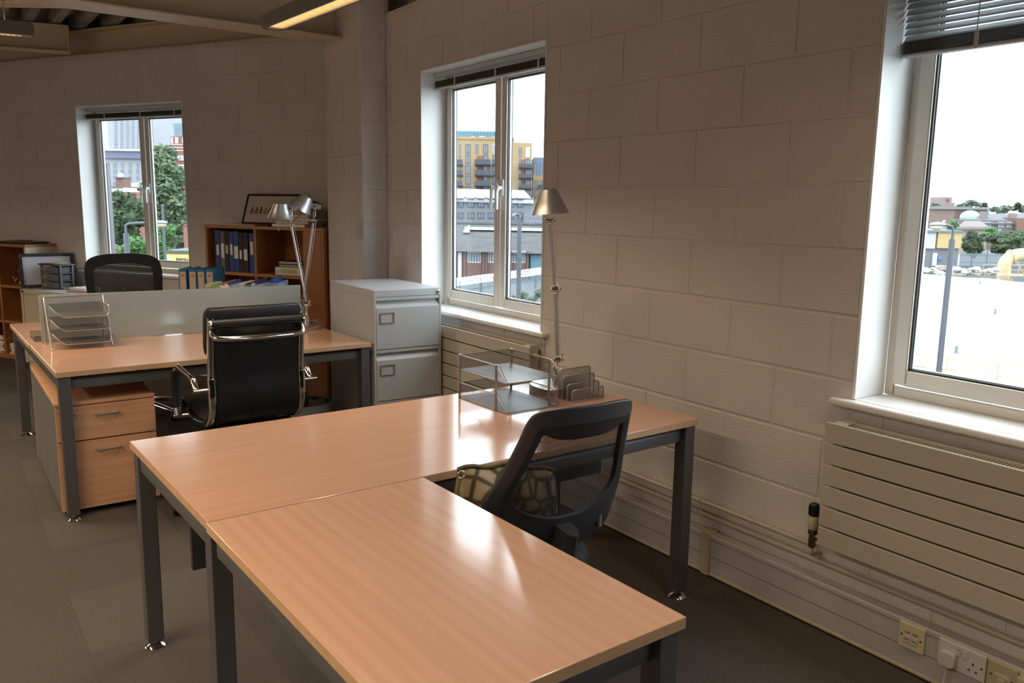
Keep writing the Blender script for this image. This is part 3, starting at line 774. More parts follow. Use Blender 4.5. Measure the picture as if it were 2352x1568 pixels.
def mesh_chair(label, loc, rz, outer, inner, yb, k, lean, zref, net, base_mat, base_rot, seat_w=.19, post_x=.0, fabric_frame=False):
    t = thing('office_chair', label, 'chair', loc, rz, None)
    yf = lambda x, z: yb + k * x * x - lean * (z - zref)
    O, I = loop_pts(outer), loop_pts(inner); th = .024
    P = lambda p, o: (p.x, yf(p.x, p.z) + o, p.z)
    m = MB(); n = len(O)
    mid = [(a * .5 + b * .5) for a, b in zip(O, I)]
    Of, Ob = [P(p, .0) for p in O], [P(p * .0 + p, -th * .55) for p in O]
    Mb = [P(p, -th) for p in mid]; If, Ib = [P(p, .0) for p in I], [P(p, -th * .75) for p in I]
    m.loops(Of, Ob); m.loops(Ob, Mb); m.loops(Mb, Ib); m.loops(Ib, If); m.loops(If, Of)
    m.build('back_frame', M_FABRIC if fabric_frame else M_BLACKS, t, bevel=.004, seg=2)
    m = MB(); c = sum(I, Vector()) / len(I); rings = []
    for f in (1.01, .8, .6, .4, .2, .02): rings.append([P(c + (p - c) * f, -.006) for p in I])
    for A, B in zip(rings, rings[1:]): m.loops(A, B)
    m.build('back_mesh', net, t, smooth=60, fix=False)
    zb = min(p.z for p in O)
    if not fabric_frame:
        m = MB(); m.box(-.014 + post_x, yf(0, zb + .04) - th - .004, zb + .015, .014 + post_x, yf(0, zb + .04) - th + .006, zb + .062); m.build('latch', M_BLACK, t, bevel=.002)
        for s in (-1, 1):
            m = MB(); x = s * .15; y = yf(x, zb + .065) - th
            m.box(x - .008, y - .006, zb + .045, x + .008, y + .014, zb + .095); m.build('back_slot', M_GREY2, t, bevel=.004)
    m = MB(); m.tube([(post_x, yf(0, zb + .10) - th - .002, zb + .10), (post_x, yf(0, zb) - th - .01, zb - .005), (post_x, yf(0, zb) + .0, .41), (0, yb + .14, .395)], [.062, .064, .055, .03], 12, flat=.42)
    m.build('back_post', M_BLACKS, t, smooth=60)
    cushion('seat', t, -seat_w, yb + .085, seat_w, yb + .49, .425, .478, M_FABRIC, rad=.13)
    m = MB(); m.box(-.10, yb + .12, .385, .10, yb + .38, .424); m.build('mechanism', M_BLACK, t, bevel=.008, seg=2)
    m = MB(); m.tube([(.08, yb + .30, .405), (.26, yb + .32, .40)], [.006, .006], 8); m.build('lever', M_BLACK, t, smooth=50)
    star_base(t, base_mat, base_rot)
    return t
outerA = [(0, .988), (.09, .987), (.150, .978), (.172, .955), (.186, .89), (.208, .80), (.230, .735), (.240, .68), (.238, .61), (.222, .56), (.16, .535), (.07, .525), (0, .522)]
innerA = [(0, .893), (.05, .893), (.095, .899), (.132, .912), (.140, .885), (.158, .81), (.172, .755), (.176, .725), (.160, .695), (.125, .672), (.085, .656), (.04, .647), (0, .645)]
phA = -.041
oA = Vector((1.404 + math.sin(-phA) * .25, 1.678 + .25, 0))
chairA = mesh_chair('black mesh back chair with a patterned bag on its seat by the near desk', oA, phA, outerA, innerA, -.25, 1.27, .33, .8, M_NET, M_BLACK, 1.2, post_x=-.01)
outerC = [(0, 1.122), (.10, 1.120), (.185, 1.105), (.235, 1.075), (.252, 1.03), (.256, .97), (.252, .90), (.246, .82), (.236, .74), (.215, .66), (.15, .625), (.07, .62), (0, .62)]
innerC = [(0, 1.058), (.08, 1.052), (.14, 1.04), (.180, 1.025), (.195, 1.00), (.198, .95), (.196, .89), (.192, .82), (.184, .76), (.165, .71), (.12, .69), (.06, .685), (0, .685)]
chairC = mesh_chair('tall black mesh chair in front of the left window facing the bench desk', (1.13, 6.12, 0), PI + .06, outerC, innerC, -.25, .6, .12, .9, M_NETF, M_CHROME, 2.05, fabric_frame=True)

# leather chair with chrome frame
t = thing('leather_chair', 'black leather office chair with chrome arms at the far bench desk', 'chair', (1.213, 4.035, 0), R(.6))
prof = [(-.262, .985), (-.250, .90), (-.238, .80), (-.232, .70), (-.238, .61), (-.232, .545), (-.195, .495), (-.13, .465), (0, .445), (.14, .447), (.225, .460)]
PR = bez([(0, y, z) for y, z in prof], 4)
def ribbon(m, pts, x0, x1, thick, off=0.0):
    n = len(pts); F = []; B = []
    for i, p in enumerate(pts):
        d = (pts[min(i + 1, n - 1)] - pts[max(i - 1, 0)]).normalized(); nr = Vector((0, -d.z, d.y))
        F.append(p + nr * (off - thick / 2)); B.append(p + nr * (off + thick / 2))
    for i in range(n - 1):
        m.hexa([(x0, F[i].y, F[i].z), (x1, F[i].y, F[i].z), (x1, F[i + 1].y, F[i + 1].z), (x0, F[i + 1].y, F[i + 1].z),
                (x0, B[i].y, B[i].z), (x1, B[i].y, B[i].z), (x1, B[i + 1].y, B[i + 1].z), (x0, B[i + 1].y, B[i + 1].z)])
def sweep(m, pts, prof2, ends=None):   # pts in the yz plane, prof2: (x, normal offset) closed
    n = len(pts); rings = []
    for i, p in enumerate(pts):
        d = (pts[min(i + 1, n - 1)] - pts[max(i - 1, 0)]).normalized(); nr = Vector((0, -d.z, d.y))
        k = 1.0
        if ends:
            e = min(i, n - 1 - i); k = ends[e] if e < len(ends) else 1.0
        oc = sum(o for x, o in prof2) / len(prof2)
        rings.append([Vector((x * (1 - (1 - k) * .35), 0, 0)) + p + nr * (oc + (o - oc) * (k if k == 1 else max(.25, 1 - (1 - k) * 4.2))) for x, o in prof2])
    for A, B in zip(rings, rings[1:]): m.loops(A, B)
    k = len(prof2); m.add(rings[0], [tuple(range(k))]); m.add(rings[-1], [tuple(range(k - 1, -1, -1))])
for s in (-1, 1):
    m = MB(); sweep(m, PR, rrect(s * .213 - .013, -.015, s * .213 + .013, .015, .005, 2)); rail = m.build('frame_rail', M_CHROME, t, smooth=50)
    m = MB(); seg = [p for p in PR if .575 < p.z < .715]; sweep(m, seg, rrect(s * .213 - .0155, -.020, s * .213 + .0155, .012, .005, 2)); m.build('rail_clamp', M_CHROME, rail, smooth=50)
    # arm: front post in leather, arm rail in chrome
    xa = s * .272
    m = MB(); m.tube(bez([(xa - s * .004, .155, .465), (xa, .165, .55), (xa, .162, .64), (xa, .145, .685)], 4), .017, 10, flat=1.25); arm = m.build('arm_post', M_LEATHER, t, smooth=60)
    m = MB(); m.tube(bez([(xa, .158, .655), (xa, .148, .688), (xa, .115, .705), (xa, .02, .700), (xa, -.12, .690), (xa, -.17, .683)], 5), [.017] * 20 + [.019] * 5 + [.017], 10, flat=.75)
    m.tube([(xa, -.165, .684), (xa, -.20, .655), (xa, -.232, .650)], [.015, .014, .010], 10); m.tube([(s * .205, -.236, .652), (xa + s * .02, -.236, .652)], .009, 10)
    m.build('arm_rail', M_CHROME, arm, smooth=60)
    m = MB(); m.tube([(xa, .155, .495), (xa - s * .002, .15, .458)], [.020, .021], 10); m.tube([(s * .205, .15, .452), (xa + s * .022, .15, .452)], .010, 10); m.build('arm_bracket', M_CHROME, arm, smooth=50)
    m = MB(); m.lathe([(.019, 0), (.019, .006), (.012, .012), (0, .012)], (s * .212, -.272, .957), 16, (s, 0, 0)); m.build('roll_cap', M_CHROME, t, smooth=40)
sl = [p for p in PR]
m = MB(); sweep(m, sl, rrect(-.204, -.006, .204, .006, .003, 1)); m.build('sling', M_LEATHER, t, smooth=60)
m = MB(); m.tube([(-.212, -.272, .957), (.212, -.272, .957)], .0205, 16); m.build('top_roll', M_LEATHER, t, smooth=50)
hp = [p for p in PR if p.z > .775]
m = MB(); hp = bez([Vector((0, -.272, 1.006))] + hp, 2); sweep(m, hp, rrect(-.232, .012, .232, .062, .022, 4), [.84, .93, .975, .992] ); m.build('head_pad', M_LEATHER, t, smooth=60)
bp = [p for p in PR if .545 < p.z < .77]
m = MB(); sweep(m, bp, rrect(-.20, .008, .20, .045, .018, 4)); m.build('back_pad', M_LEATHER, t, bevel=.006, seg=2)
sp = [p for p in PR if p.y > -.2 and p.z < .5]
m = MB(); sweep(m, sp, rrect(-.203, .006, .203, .052, .02, 4)); m.build('seat_pad', M_LEATHER, t, bevel=.006, seg=2)
m = MB(); m.tube(bez([(-.205, -.262, .925), (-.205, -.285, .905), (-.180, -.305, .893), (-.06, -.312, .890), (.06, -.312, .890), (.180, -.305, .893), (.205, -.285, .905), (.205, -.262, .925)], 5), .0150, 10, flat=.9); m.build('back_handle', M_CHROME, t, smooth=60)
m = MB(); m.box(-.21, -.10, .415, .21, -.07, .44); m.box(-.21, .08, .415, .21, .11, .44); m.box(-.09, -.13, .375, .09, .12, .418); m.build('mechanism', M_BLACK, t, bevel=.004)
star_base(t, M_CHROME, PI + .04, .327)

# bag on the near chair
def bag_mat():
    m, n, l, b = new_mat('patterned tan fabric')
    v = coords(n, l, (1, 1, 1)); vo = n.new('ShaderNodeTexVoronoi'); vo.feature = 'DISTANCE_TO_EDGE'; vo.inputs['Scale'].default_value = 19; l.new(v, vo.inputs['Vector'])
    c = ramp(n, l, vo.outputs['Distance'], [(.04, (.085, .060, .022)), (.11, (.17, .125, .055)), (.16, (.44, .335, .19)), (.40, (.52, .41, .25))])
    mx = n.new('ShaderNodeMix'); mx.data_type = 'RGBA'; mx.blend_type = 'MULTIPLY'; mx.inputs[0].default_value = .35
    c2 = ramp(n, l, noise(n, l, v, 14, 4), [(.35, (.45, .42, .28)), (.65, (1, 1, 1))]); l.new(c, mx.inputs[6]); l.new(c2, mx.inputs[7]); l.new(mx.outputs[2], b.inputs['Base Color'])
    b.inputs['Roughness'].default_value = .7; bump(n, l, b, noise(n, l, v, 160, 3), .4); return m
M_BAG = bag_mat(); M_OLIVE = plain('olive trim', (.13, .10, .035), .6)
bg_t = thing('handbag', 'tan and olive patterned fabric bag on the near mesh chair', 'bag', (1.375, 1.965, .4925), R(-8))
m = MB()
def bagf(u, v):
    x = -.175 + .35 * u; a = 2 * PI * v; tz = .5 - .5 * math.cos(a); back = 1 if v > .5 else -1
    z = (.245 - .055 * u ** 3 + .006 * math.sin(15 * u)) * tz; x *= 1 - .06 * tz
    y = back * (.075 * math.sin(PI * min(1, tz)) ** .6 * (1 - .5 * tz) + .008 * math.sin(17 * u + 5 * tz)) * (1 - .75 * abs(2 * u - 1) ** 6)
    if tz > .98: y *= .3
    return (x, y, z)
m.grid(bagf, 26, 28); bag = m.build('bag_body', M_BAG, bg_t, smooth=70, fix=True)
m = MB(); m.tube([Vector(bagf(u / 14, .5)) + Vector((0, -.004, .003)) for u in range(15)], .006, 8); m.build('zip', M_OLIVE, bg_t, smooth=60)
m = MB(); m.tube(bez([(-.170, -.03, .235), (-.188, -.05, .18), (-.182, -.06, .09), (-.150, -.055, .03)], 6), .008, 8, flat=.5); m.build('strap', M_OLIVE, bg_t, smooth=60)
m = MB(); m.tube([(-.168 + .011 * math.cos(2 * PI * k / 14), -.038, .243 + .011 * math.sin(2 * PI * k / 14)) for k in range(14)], .0022, 6, closed=True); m.build('ring', M_STEEL, bg_t, smooth=60)

# ------------------------------------------------------------------ desk lamps
def shade(t, top, bot, r1, r2):
    top, bot = Vector(top), Vector(bot); ax = (bot - top); L = ax.length
    m = MB(); m.lathe([(r1 - .012, .002), (r1, 0), (r1 + (r2 - r1) * .5, L * .5), (r2 - .0012, L - .002), (r2 + .001, L), (r2 - .002, L), (r2 - .0045, L - .004), (r1 - .001, .004), (r1 - .012, .003), (r1 - .012, .002)], top, 32, ax)
    s = m.build('lamp_shade', M_ALUM, t, smooth=40)
    m = MB(); m.lathe([(r1 - .006, .002), (r1 - .006, -.002), (r1 * .45, -.002), (r1 * .40, .002)], top, 24, ax); m.build('shade_top', M_GREY2, s, smooth=40)
    m = MB(); m.lathe([(.014, .004), (.016, L * .45), (.012, L * .6)], top, 14, ax); m.ball(top + ax * .72, .024, .024, .026); m.build('bulb', M_WHITE, s, smooth=60)
    return s
def joint(m, p, r=.011, ax=None):
    ax = ax or RH; p = Vector(p); m.lathe([(r * .6, -.016), (r, -.012), (r, .012), (r * .6, .016)], p, 12, ax); m.lathe([(r * .35, .016), (r * .35, .026)], p, 8, ax)
def lamp(label, base, br, bh, low, elbow, head, stop, sbot, r1, r2, aw=.0085, hook=False, wire=True, mount=None):
    B = Vector(base); t = thing('desk_lamp', label, 'lamp', B)
    q = lambda p: Vector(p) - B
    m = MB(); m.lathe([(br * .98, 0), (br, .003), (br, bh - .003), (br - .003, bh), (.02, bh)], (0, 0, 0), 40); m.build('base', M_STEEL, t, smooth=35)
    m = MB(); m.lathe([(.0165, bh - .001), (.0145, bh + .03), (.009, bh + .075), (.007, bh + .08)], (0, 0, 0), 16); m.tube([(0, 0, bh + .07), q(low)], .0055, 10); m.build('stem', M_CHROME, t, smooth=50)
    low, head = q(low), q(head); el = q(elbow) if elbow else None
    m = MB(); joint(m, low); m.tube([low + RH * .01, low + RH * .022 + Vector((0, 0, .03))], .004, 8); m.build('lower_joint', M_CHROME, t, smooth=45)
    a, b = (low, el) if el is not None else (low, head)
    m = MB(); d = (b - a).normalized(); m.tube([a + d * .02, b - d * .018], aw, 10, flat=.8); m.build('lower_arm', M_ALUM, t, smooth=50)
    if el is not None:
        m = MB(); joint(m, el, .013); m.tube([el + RH * .004 + Vector((0, 0, .03)), el + RH * .020, el + RH * .004 - Vector((0, 0, .03))], .004, 8); m.build('elbow', M_CHROME, t, smooth=45)
        d = (head - el).normalized(); m = MB(); m.tube([el + d * .02, head - d * .012], aw, 10, flat=.8); m.build('upper_arm', M_ALUM, t, smooth=50)
    m = MB(); joint(m, head, .008); sc = (q(stop) + q(sbot)) / 2
    mt = q(mount) if mount else sc + Vector((0, 0, -.03))
    sdv = (FH if mount else RH)
    for s in (-1, 1): m.tube(bez([head, head + sdv * (s * .022) + (mt - head) * .35, mt + sdv * (s * .02)], 5), .0028, 6)
    m.build('head_fork', M_STEEL, t, smooth=50)
    sh = shade(t, q(stop), q(sbot), r1, r2)
    if mount:
        ax = (mt - sc); ax.z *= .25; ax.normalize()
        m = MB(); m.lathe([(.020, -.035), (.020, .022), (.016, .030), (.016, .036), (0, .036)], mt, 18, ax); m.build('socket_housing', M_ALUM, t, smooth=40)
        m = MB(); m.lathe([(.006, 0), (.006, .004), (0, .004)], mt - FH * .02, 10, -FH); m.build('pivot', M_BLACK, t)
        m = MB(); m.tube(bez([mt + ax * .030, mt + ax * .055 + Vector((0, 0, -.015)), mt + ax * .045 + Vector((0, 0, -.05)), head + ax * .005 + Vector((0, 0, .01))], 6), .0022, 6); m.build('flex', M_BLACK, t, smooth=60)
    if hook:
        c = q(sbot) - RH * .012; m = MB(); m.tube(bez([c + RH * .01, c + RH * .008 + Vector((0, 0, -.05)), c + Vector((0, 0, -.075)), c - RH * .006 + Vector((0, 0, -.05)), c - RH * .004], 5), .0012, 6); m.build('pull_loop', M_WIRE, t, smooth=60)
    if wire:
        m = MB(); m.tube([low + RH * .012 + FH * .012, (el if el is not None else head) + RH * .014 + FH * .012], .0009, 5); m.build('tension_wire', M_STEEL, t)
    return t
lamp('tall aluminium desk lamp standing upright by the window wall', (2.151, 2.722, DT), .113, .030, (2.156, 2.718, .855), (2.142, 2.729, 1.156), (2.117, 2.746, 1.440),
     (2.112, 2.750, 1.567), (2.119, 2.745, 1.468), .034, .079)
lamp('desk lamp on the front half of the bench with level shade', (1.897, 4.92, DT), .085, .024, (1.899, 4.916, .869), None, (1.829, 4.966, 1.368),
     (1.783, 4.998, 1.487), (1.778, 5.001, 1.399), .042, .077, hook=True, mount=(1.834, 4.963, 1.462))
lamp('desk lamp behind the frosted screen with shade tilted up', (1.972, 5.165, DT), .085, .024, (1.972, 5.168, .87), None, (2.039, 5.123, 1.385),
     (2.011, 5.143, 1.5365), (1.9705, 5.173, 1.4595), .036, .075, mount=(2.050, 5.118, 1.474))

# ------------------------------------------------------------------ letter trays and mesh stationery
# near two tier tray; local origin at its front left corner, x along the desk, y away
t = thing('letter_tray', 'two tier silver mesh letter tray at the right of the near desk', 'letter tray', dw(1.740, 2.490, DT), TH)
w, d = .256, .336
for z in (.004, .118):
    m = MB(); m.box(0, 0, z, w, d, z + .0012); fl = m.build('tray_floor', M_MESHS, t, fix=False)
    yf = .060
    m = MB()
    hz = .060
    for x in (0, w): m.add([(x, yf, z), (x, d, z), (x, d, z + hz), (x, yf + .02, z + hz), (x, .004, z + .004), (x, 0, z)], [(0, 1, 2, 3, 4, 5)])
    m.add([(0, d, z), (w, d, z), (w, d, z + hz), (0, d, z + hz)], [(0, 1, 2, 3)]); m.build('tray_side', M_MESHSS, fl, fix=False)
    m = MB(); r = .0022
    m.tube([(0, 0, z), (w, 0, z), (w, d, z), (0, d, z)], r, 6, closed=True)
    m.tube([(0, 0, z + .003), (0, yf - .015, z + hz - .006), (0, yf, z + hz), (0, d, z + hz), (w, d, z + hz), (w, yf, z + hz), (w, yf - .015, z + hz - .006), (w, 0, z + .003)], r, 6)
    m.build('rim_wire', M_WIRE, fl, smooth=50)
for x in (0, w):
    for y in (.068, d - .012):
        m = MB(); sx = -.003 if x == 0 else .003; m.tube([(x + sx, y, 0), (x + sx, y, .182)], .0038, 8, flat=1.6); m.build('post', M_WIRE, t, smooth=50)
m = MB()
for k in range(3):
    m.box(.03 + k * .08, .008, .1165, .07 + k * .08, d - .008, .1178)
m.build('floor_stiffener', M_WIRE, t)
# sorter
t = thing('letter_sorter', 'small mesh letter sorter with four steps next to the lamp', 'letter sorter', dw(2.072, 2.498, DT), TH)
w = .172
m = MB(); m.box(0, 0, .003, w, .088, .0042); m.build('sorter_floor', M_MESHD, t, fix=False)
m = MB(); m.tube([(0, 0, .003), (w, 0, .003), (w, .088, .003), (0, .088, .003)], .0025, 6, closed=True); m.build('floor_wire', M_WIRE, t, smooth=50)
for y, h in ((.088, .120), (.062, .096), (.032, .068), (.002, .050)):
    P = [(0, .002)] + [(w - .012 * 0 - x, z) for x, z in []]
    r = .012; L = [(0, y, .003), (0, y, h - r), (r * .3, y, h - r * .3), (r, y, h), (w - r, y, h), (w - r * .3, y, h - r * .3), (w, y, h - r), (w, y, .003)]
    m = MB(); m.add(L, [tuple(range(len(L)))]); dv = m.build('divider', M_MESHD, t, fix=False)
    m = MB(); m.tube(L, .0028, 6); m.build('divider_wire', M_WIRE, dv, smooth=50)
# three tier tray on the bench
t = thing('letter_tray', 'three tier silver wire letter tray on the left of the far bench', 'letter tray', dw(.541, 4.863, DT), TH)
w = .288; ry = .175; rz = .262
for x in (0, w):
    m = MB(); m.tube(bez([(x, .0, .004), (x, .075, .12), (x, .150, .235), (x, ry, rz - .004), (x, ry + .022, .245), (x, .212, .12), (x, .218, .004)], 4), .0055, 8); m.ball((x, 0, .005), .0065, .0065, .006); m.ball((x, .218, .005), .0065, .0065, .006); m.build('side_leg', M_WIREL, t, smooth=60)
m = MB(); m.tube([(0, ry, rz), (w, ry, rz)], .0055, 8); m.build('top_bar', M_WIREL, t, smooth=50)
m = MB(); m.tube([(0, .012, .020), (w, .012, .020)], .003, 6); m.tube([(0, .215, .02), (w, .215, .02)], .003, 6); m.build('bottom_bar', M_WIREL, t, smooth=50)
for k, z in enumerate((.028, .098, .168)):
    y0 = -.014 + .004 * k; y1 = .216; x0, x1 = .012, w - .006; hs = .052
    m = MB(); m.box(x0 + .045, y0, z, x1 - .006, y1, z + .001); fl = m.build('tray_floor', M_MESHS, t, fix=False)
    m = MB(); m.add([(x0 + .045, y0, z), (x0 + .045, y1, z), (x0, y1, z + hs), (x0, y0 + .05, z + hs)], [(0, 1, 2, 3)]); m.add([(x1 - .006, y0, z), (x1 - .006, y1, z), (x1, y1, z + hs), (x1, y0 + .012, z + hs)], [(0, 1, 2, 3)])
    m.add([(x0 + .045, y1, z), (x1 - .006, y1, z), (x1, y1, z + hs), (x0, y1, z + hs)], [(0, 1, 2, 3)]); m.build('tray_side', M_MESHSS, fl, fix=False)
    m = MB(); m.tube(bez([(x0, y0 + .055, z + hs), (x0 + .022, y0 + .018, z + .024), (x0 + .052, y0, z + .001), (x0 + .09, y0, z), (x1 - .03, y0, z), (x1 - .006, y0, z + .006), (x1 - .001, y0 + .004, z + .03), (x1, y0 + .012, z + hs)], 4) + [(x1, y1, z + hs), (x0, y1, z + hs)], .0026, 6, closed=True)
    m.build('rim_wire', M_WIREL, fl, smooth=50)
    m = MB()
    for q in range(8): y = .03 + q * .024; m.tube([(x0 + .045, y, z + .002), (x1 - .008, y, z + .002)], .0012, 5)
    wq = m.build('floor_wires', M_WIREL, fl); wq['kind'] = 'stuff'
# small mesh tray behind the screen
t = thing('pen_tray', 'shallow mesh tray at the left edge behind the screen', 'tray', dw(.500, 5.19, DT), TH)
w, d, h = .16, .19, .036
m = MB(); m.box(0, 0, .002, w, d, .003); m.add([(0, 0, .002), (w, 0, .002), (w, 0, h), (0, 0, h)], [(0, 1, 2, 3)]); m.add([(0, d, .002), (w, d, .002), (w, d, h), (0, d, h)], [(0, 1, 2, 3)]); m.add([(0, 0, .002), (0, d, .002), (0, d, h), (0, 0, h)], [(0, 1, 2, 3)]); m.add([(w, 0, .002), (w, d, .002), (w, d, h), (w, 0, h)], [(0, 1, 2, 3)]); m.build('mesh_box', M_MESHSS, t, fix=False)
m = MB(); m.tube([(0, 0, h), (w, 0, h), (w, d, h), (0, d, h)], .002, 6, closed=True); m.tube([(0, 0, .002), (w, 0, .002), (w, d, .002), (0, d, .002)], .002, 6, closed=True); m.build('rim_wire', M_WIRE, t, smooth=50)
# wire stand on the front bench, its top loop shows over the leather chair
p = at(599, 704, 4.75); p.z = DT
t = thing('book_stand', 'wire stand whose top loop shows over the leather chair', 'stand', p, -YAW)
m = MB(); m.tube([(-.062, .05, .004), (-.062, 0, .004), (-.062, 0, .140), (-.055, 0, .150), (.055, 0, .150), (.062, 0, .140), (.062, 0, .004), (.062, .05, .004)], .003, 8); m.build('wire_frame', M_WIREL, t, smooth=50)
m = MB(); m.box(-.06, .0, .002, .06, .06, .004); m.build('foot_plate', M_WIREL, t)

# things behind the screen, seen blurred through it
p = at(290, 750, 5.05); p.z = DT
t = thing('soft_toy', 'blurred yellow green rounded object behind the frosted screen', 'ornament', (p.x, p.y, DT))
m = MB(); m.ball((0, 0, .045), .04, .035, .045); m.build('body', plain('yellow green felt', (.38, .42, .06), .8), t, smooth=70)
m = MB(); m.ball((.045, .01, .03), .035, .03, .03); m.build('dark_half', M_BLACK, t, smooth=70)
p = at(410, 762, 5.05)
t = thing('keyboard', 'dark keyboard lying behind the frosted screen', 'keyboard', (p.x, p.y, DT), R(-3))
m = MB(); m.box(-.21, -.06, 0, .21, .07, .018); m.build('case', M_BLACK, t, bevel=.004)
m = MB()
for i in range(14):
    for j in range(5): m.box(-.2 + i * .0286, -.052 + j * .023, .018, -.2 + i * .0286 + .024, -.052 + j * .023 + .019, .023)
kk = m.build('keys', M_GREY, t); kk['kind'] = 'stuff'

# bins
def bin_(label, c, r, h):
    t = thing('waste_bin', label, 'bin', c)
    m = MB(); m.lathe([(r * .74, .0), (r * .76, .0), (r * .97, h - .012), (r, h - .006), (r, h), (r * .965, h), (r * .74, .006), (0, .006)], (0, 0, 0), 32); m.build('bin_body', M_GREY, t, smooth=40)
    m = MB(); seg = 48
    A = [(r * 1.03 + .006 * math.sin(k * 2.1), 0, 0) for k in range(seg)]
    def ring(f, z, wob): return [((r * f + wob * math.sin(5 * 2 * PI * k / seg + z * 30) + wob * .6 * math.sin(11 * 2 * PI * k / seg)) * math.cos(2 * PI * k / seg), (r * f + wob * math.sin(5 * 2 * PI * k / seg + z * 30) + wob * .6 * math.sin(11 * 2 * PI * k / seg)) * math.sin(2 * PI * k / seg), z) for k in range(seg)]
    rg = [ring(.78, .06, .004), ring(.93, h - .03, .004), ring(1.0, h + .006, .002), ring(1.05, h - .002, .003), ring(1.04, h - .04, .006), ring(1.03, h - .10, .009)]
    for a, b in zip(rg, rg[1:]): m.loops(a, b)
    m.build('bin_liner', M_LINER, t, smooth=70, fix=False)
def liner():
    m, n, l, b = new_mat('translucent bin liner'); b.inputs['Base Color'].default_value = (.55, .57, .62, 1); b.inputs['Roughness'].default_value = .3; b.inputs['Alpha'].default_value = .8; return m
M_LINER = liner()
q = at(706, 920, 4.9); 
bin_('round waste bin with a grey plastic liner under the far bench desk', (1.80, 4.73, 0), .155, .30)
bin_('second lined waste bin farther back under the bench desk', (1.90, 5.55, 0), .12, .27)

# ------------------------------------------------------------------ luminaires
def luminaire(label, end, ang, L, z, watts, spread=118, w=.095, h=.062, up=0):
    t = thing('ceiling_light', label, 'light', (end[0], end[1], z), ang)     # local x runs along the fitting from its end
    m = MB(); m.box(0, -w / 2, 0, L, -w / 2 + .012, h); m.box(0, w / 2 - .012, 0, L, w / 2, h); m.box(0, -w / 2 + .012, h - .008, L, w / 2 - .012, h); m.box(0, -w / 2 + .012, 0, .010, w / 2 - .012, h - .008); m.box(L - .01, -w / 2 + .012, 0, L, w / 2 - .012, h - .008)
    m.build('housing', M_LUM, t, bevel=.0015)
    m = MB(); m.add([(.06, -w / 2 + .013, .022), (L - .05, -w / 2 + .013, .022), (L - .05, w / 2 - .013, .022), (.06, w / 2 - .013, .022)], [(0, 1, 2, 3)]); m.build('glowing_tube_tray', M_GLOW, t)
    m = MB(); k = .05
    while k < L - .03: m.box(k, -w / 2 + .012, .002, k + .0035, w / 2 - .012, .018); k += .024
    lv = m.build('louvre', M_LOUV, t); lv['kind'] = 'stuff'
    m = MB(); m.box(.010, -w / 2 + .012, .001, .052, w / 2 - .012, .003); m.build('end_cover', M_LOUV, t)
    ld = bpy.data.lights.new('fluorescent_tubes', 'AREA'); ld.shape = 'RECTANGLE'; ld.size = L - .1; ld.size_y = w - .03; ld.energy = watts * LAMP_K; ld.color = (1.0, .77, .54); ld.spread = R(spread)
    lo = bpy.data.objects.new('fluorescent_tubes', ld); COL.objects.link(lo); lo.parent = t; lo.location = (L / 2, 0, -.001)
    if up:
        l2 = bpy.data.lights.new('added_uplight', 'AREA'); l2.shape = 'RECTANGLE'; l2.size = L - .1; l2.size_y = w - .02; l2.energy = up * LAMP_K; l2.color = (1.0, .74, .49)  # upward light added above the closed housing to brighten the beams
        u2 = bpy.data.objects.new('added_uplight', l2); COL.objects.link(u2); u2.parent = t; u2.location = (L / 2, 0, h + .002); u2.rotation_euler = (PI, 0, 0)
    for x in (.12, L - .15):
        m = MB(); m.tube([(x, 0, h), (x, 0, 2.965 - z)], .0022, 6); m.build('hanger', M_BRASS, t)
    return t
luminaire('slim glowing ceiling light above the near desk', (1.408, 4.0), math.atan2(-1, .06), 1.5, 2.30, 8, up=3.5)
luminaire('slim glowing ceiling light at the upper left corner', (.518, 4.945), math.atan2(.2, -.98), 2.4, 2.30, 42, 152, up=9)
for i, (x, y, lb) in enumerate(((-.9, 3.2, 'unseen ceiling light added left of the camera to brighten the room'), (-3.0, 3.2, 'unseen ceiling light added by the left wall to brighten the room'), (-3.0, 8.0, 'unseen ceiling light added in the far left to brighten the back wall'), (1.82, 1.35, 'slim ceiling light above the right edge of the picture'))):
    luminaire(lb, (x, y), math.atan2(-1, .06), 2.6, 2.30, (60, 75, 110, 10)[i], (150, 150, 160, 146)[i])  # all but the last are unseen fittings added to brighten the room

# ------------------------------------------------------------------ along the back wall
def bw(u, off, z=0.0): return BT * u + BN * (BD - off) + Vector((0, 0, z))
# local frame of things on the back wall: x = to the right seen from the room, y into the wall
def shelf_unit(label, uL, uR, depth, H, cols, rows, board=.024, end=None, side_mat=None):
    """cols: list of divider positions (u) ; rows: shelf top heights"""
    t = thing('bookcase', label, 'bookcase', bw(uL, depth), RZ_B)
    W = uL - uR; b = board
    m = MB(); m.box(0, 0, .0, b, depth, H - b); m.build('side_panel', M_DEEP, t, bevel=.0015)
    m = MB(); m.box(W - b, 0, .0, W, depth, H - b); m.build('side_panel', [side_mat or M_DEEP], t, bevel=.0015)
    m = MB(); m.box(-.004, -.006, H - b, W + .004, depth, H); m.build('top_panel', M_DEEPH, t, bevel=.0015)
    m = MB(); m.box(b, depth - .008, .03, W - b, depth - .002, H - b); m.build('back_panel', M_DEEP, t)
    for z in rows:
        m = MB(); m.box(b, .004, z - b, W - b, depth - .008, z); m.build('shelf', M_DEEPH, t, bevel=.001)
    for u in cols:
        x = uL - u
        m = MB(); m.box(x - b / 2, .002, .03, x + b / 2, depth - .008, H - b); m.build('divider', M_DEEP, t, bevel=.001)
    m = MB(); m.box(b, .02, 0, W - b, .036, .03); m.build('plinth', M_DEEPH, t)
    if end:
        m = MB(); m.box(W - b - end, .0, .0, W - b, .018, H - b); m.build('blank_panel', M_DEEP, t, bevel=.001)
    return t
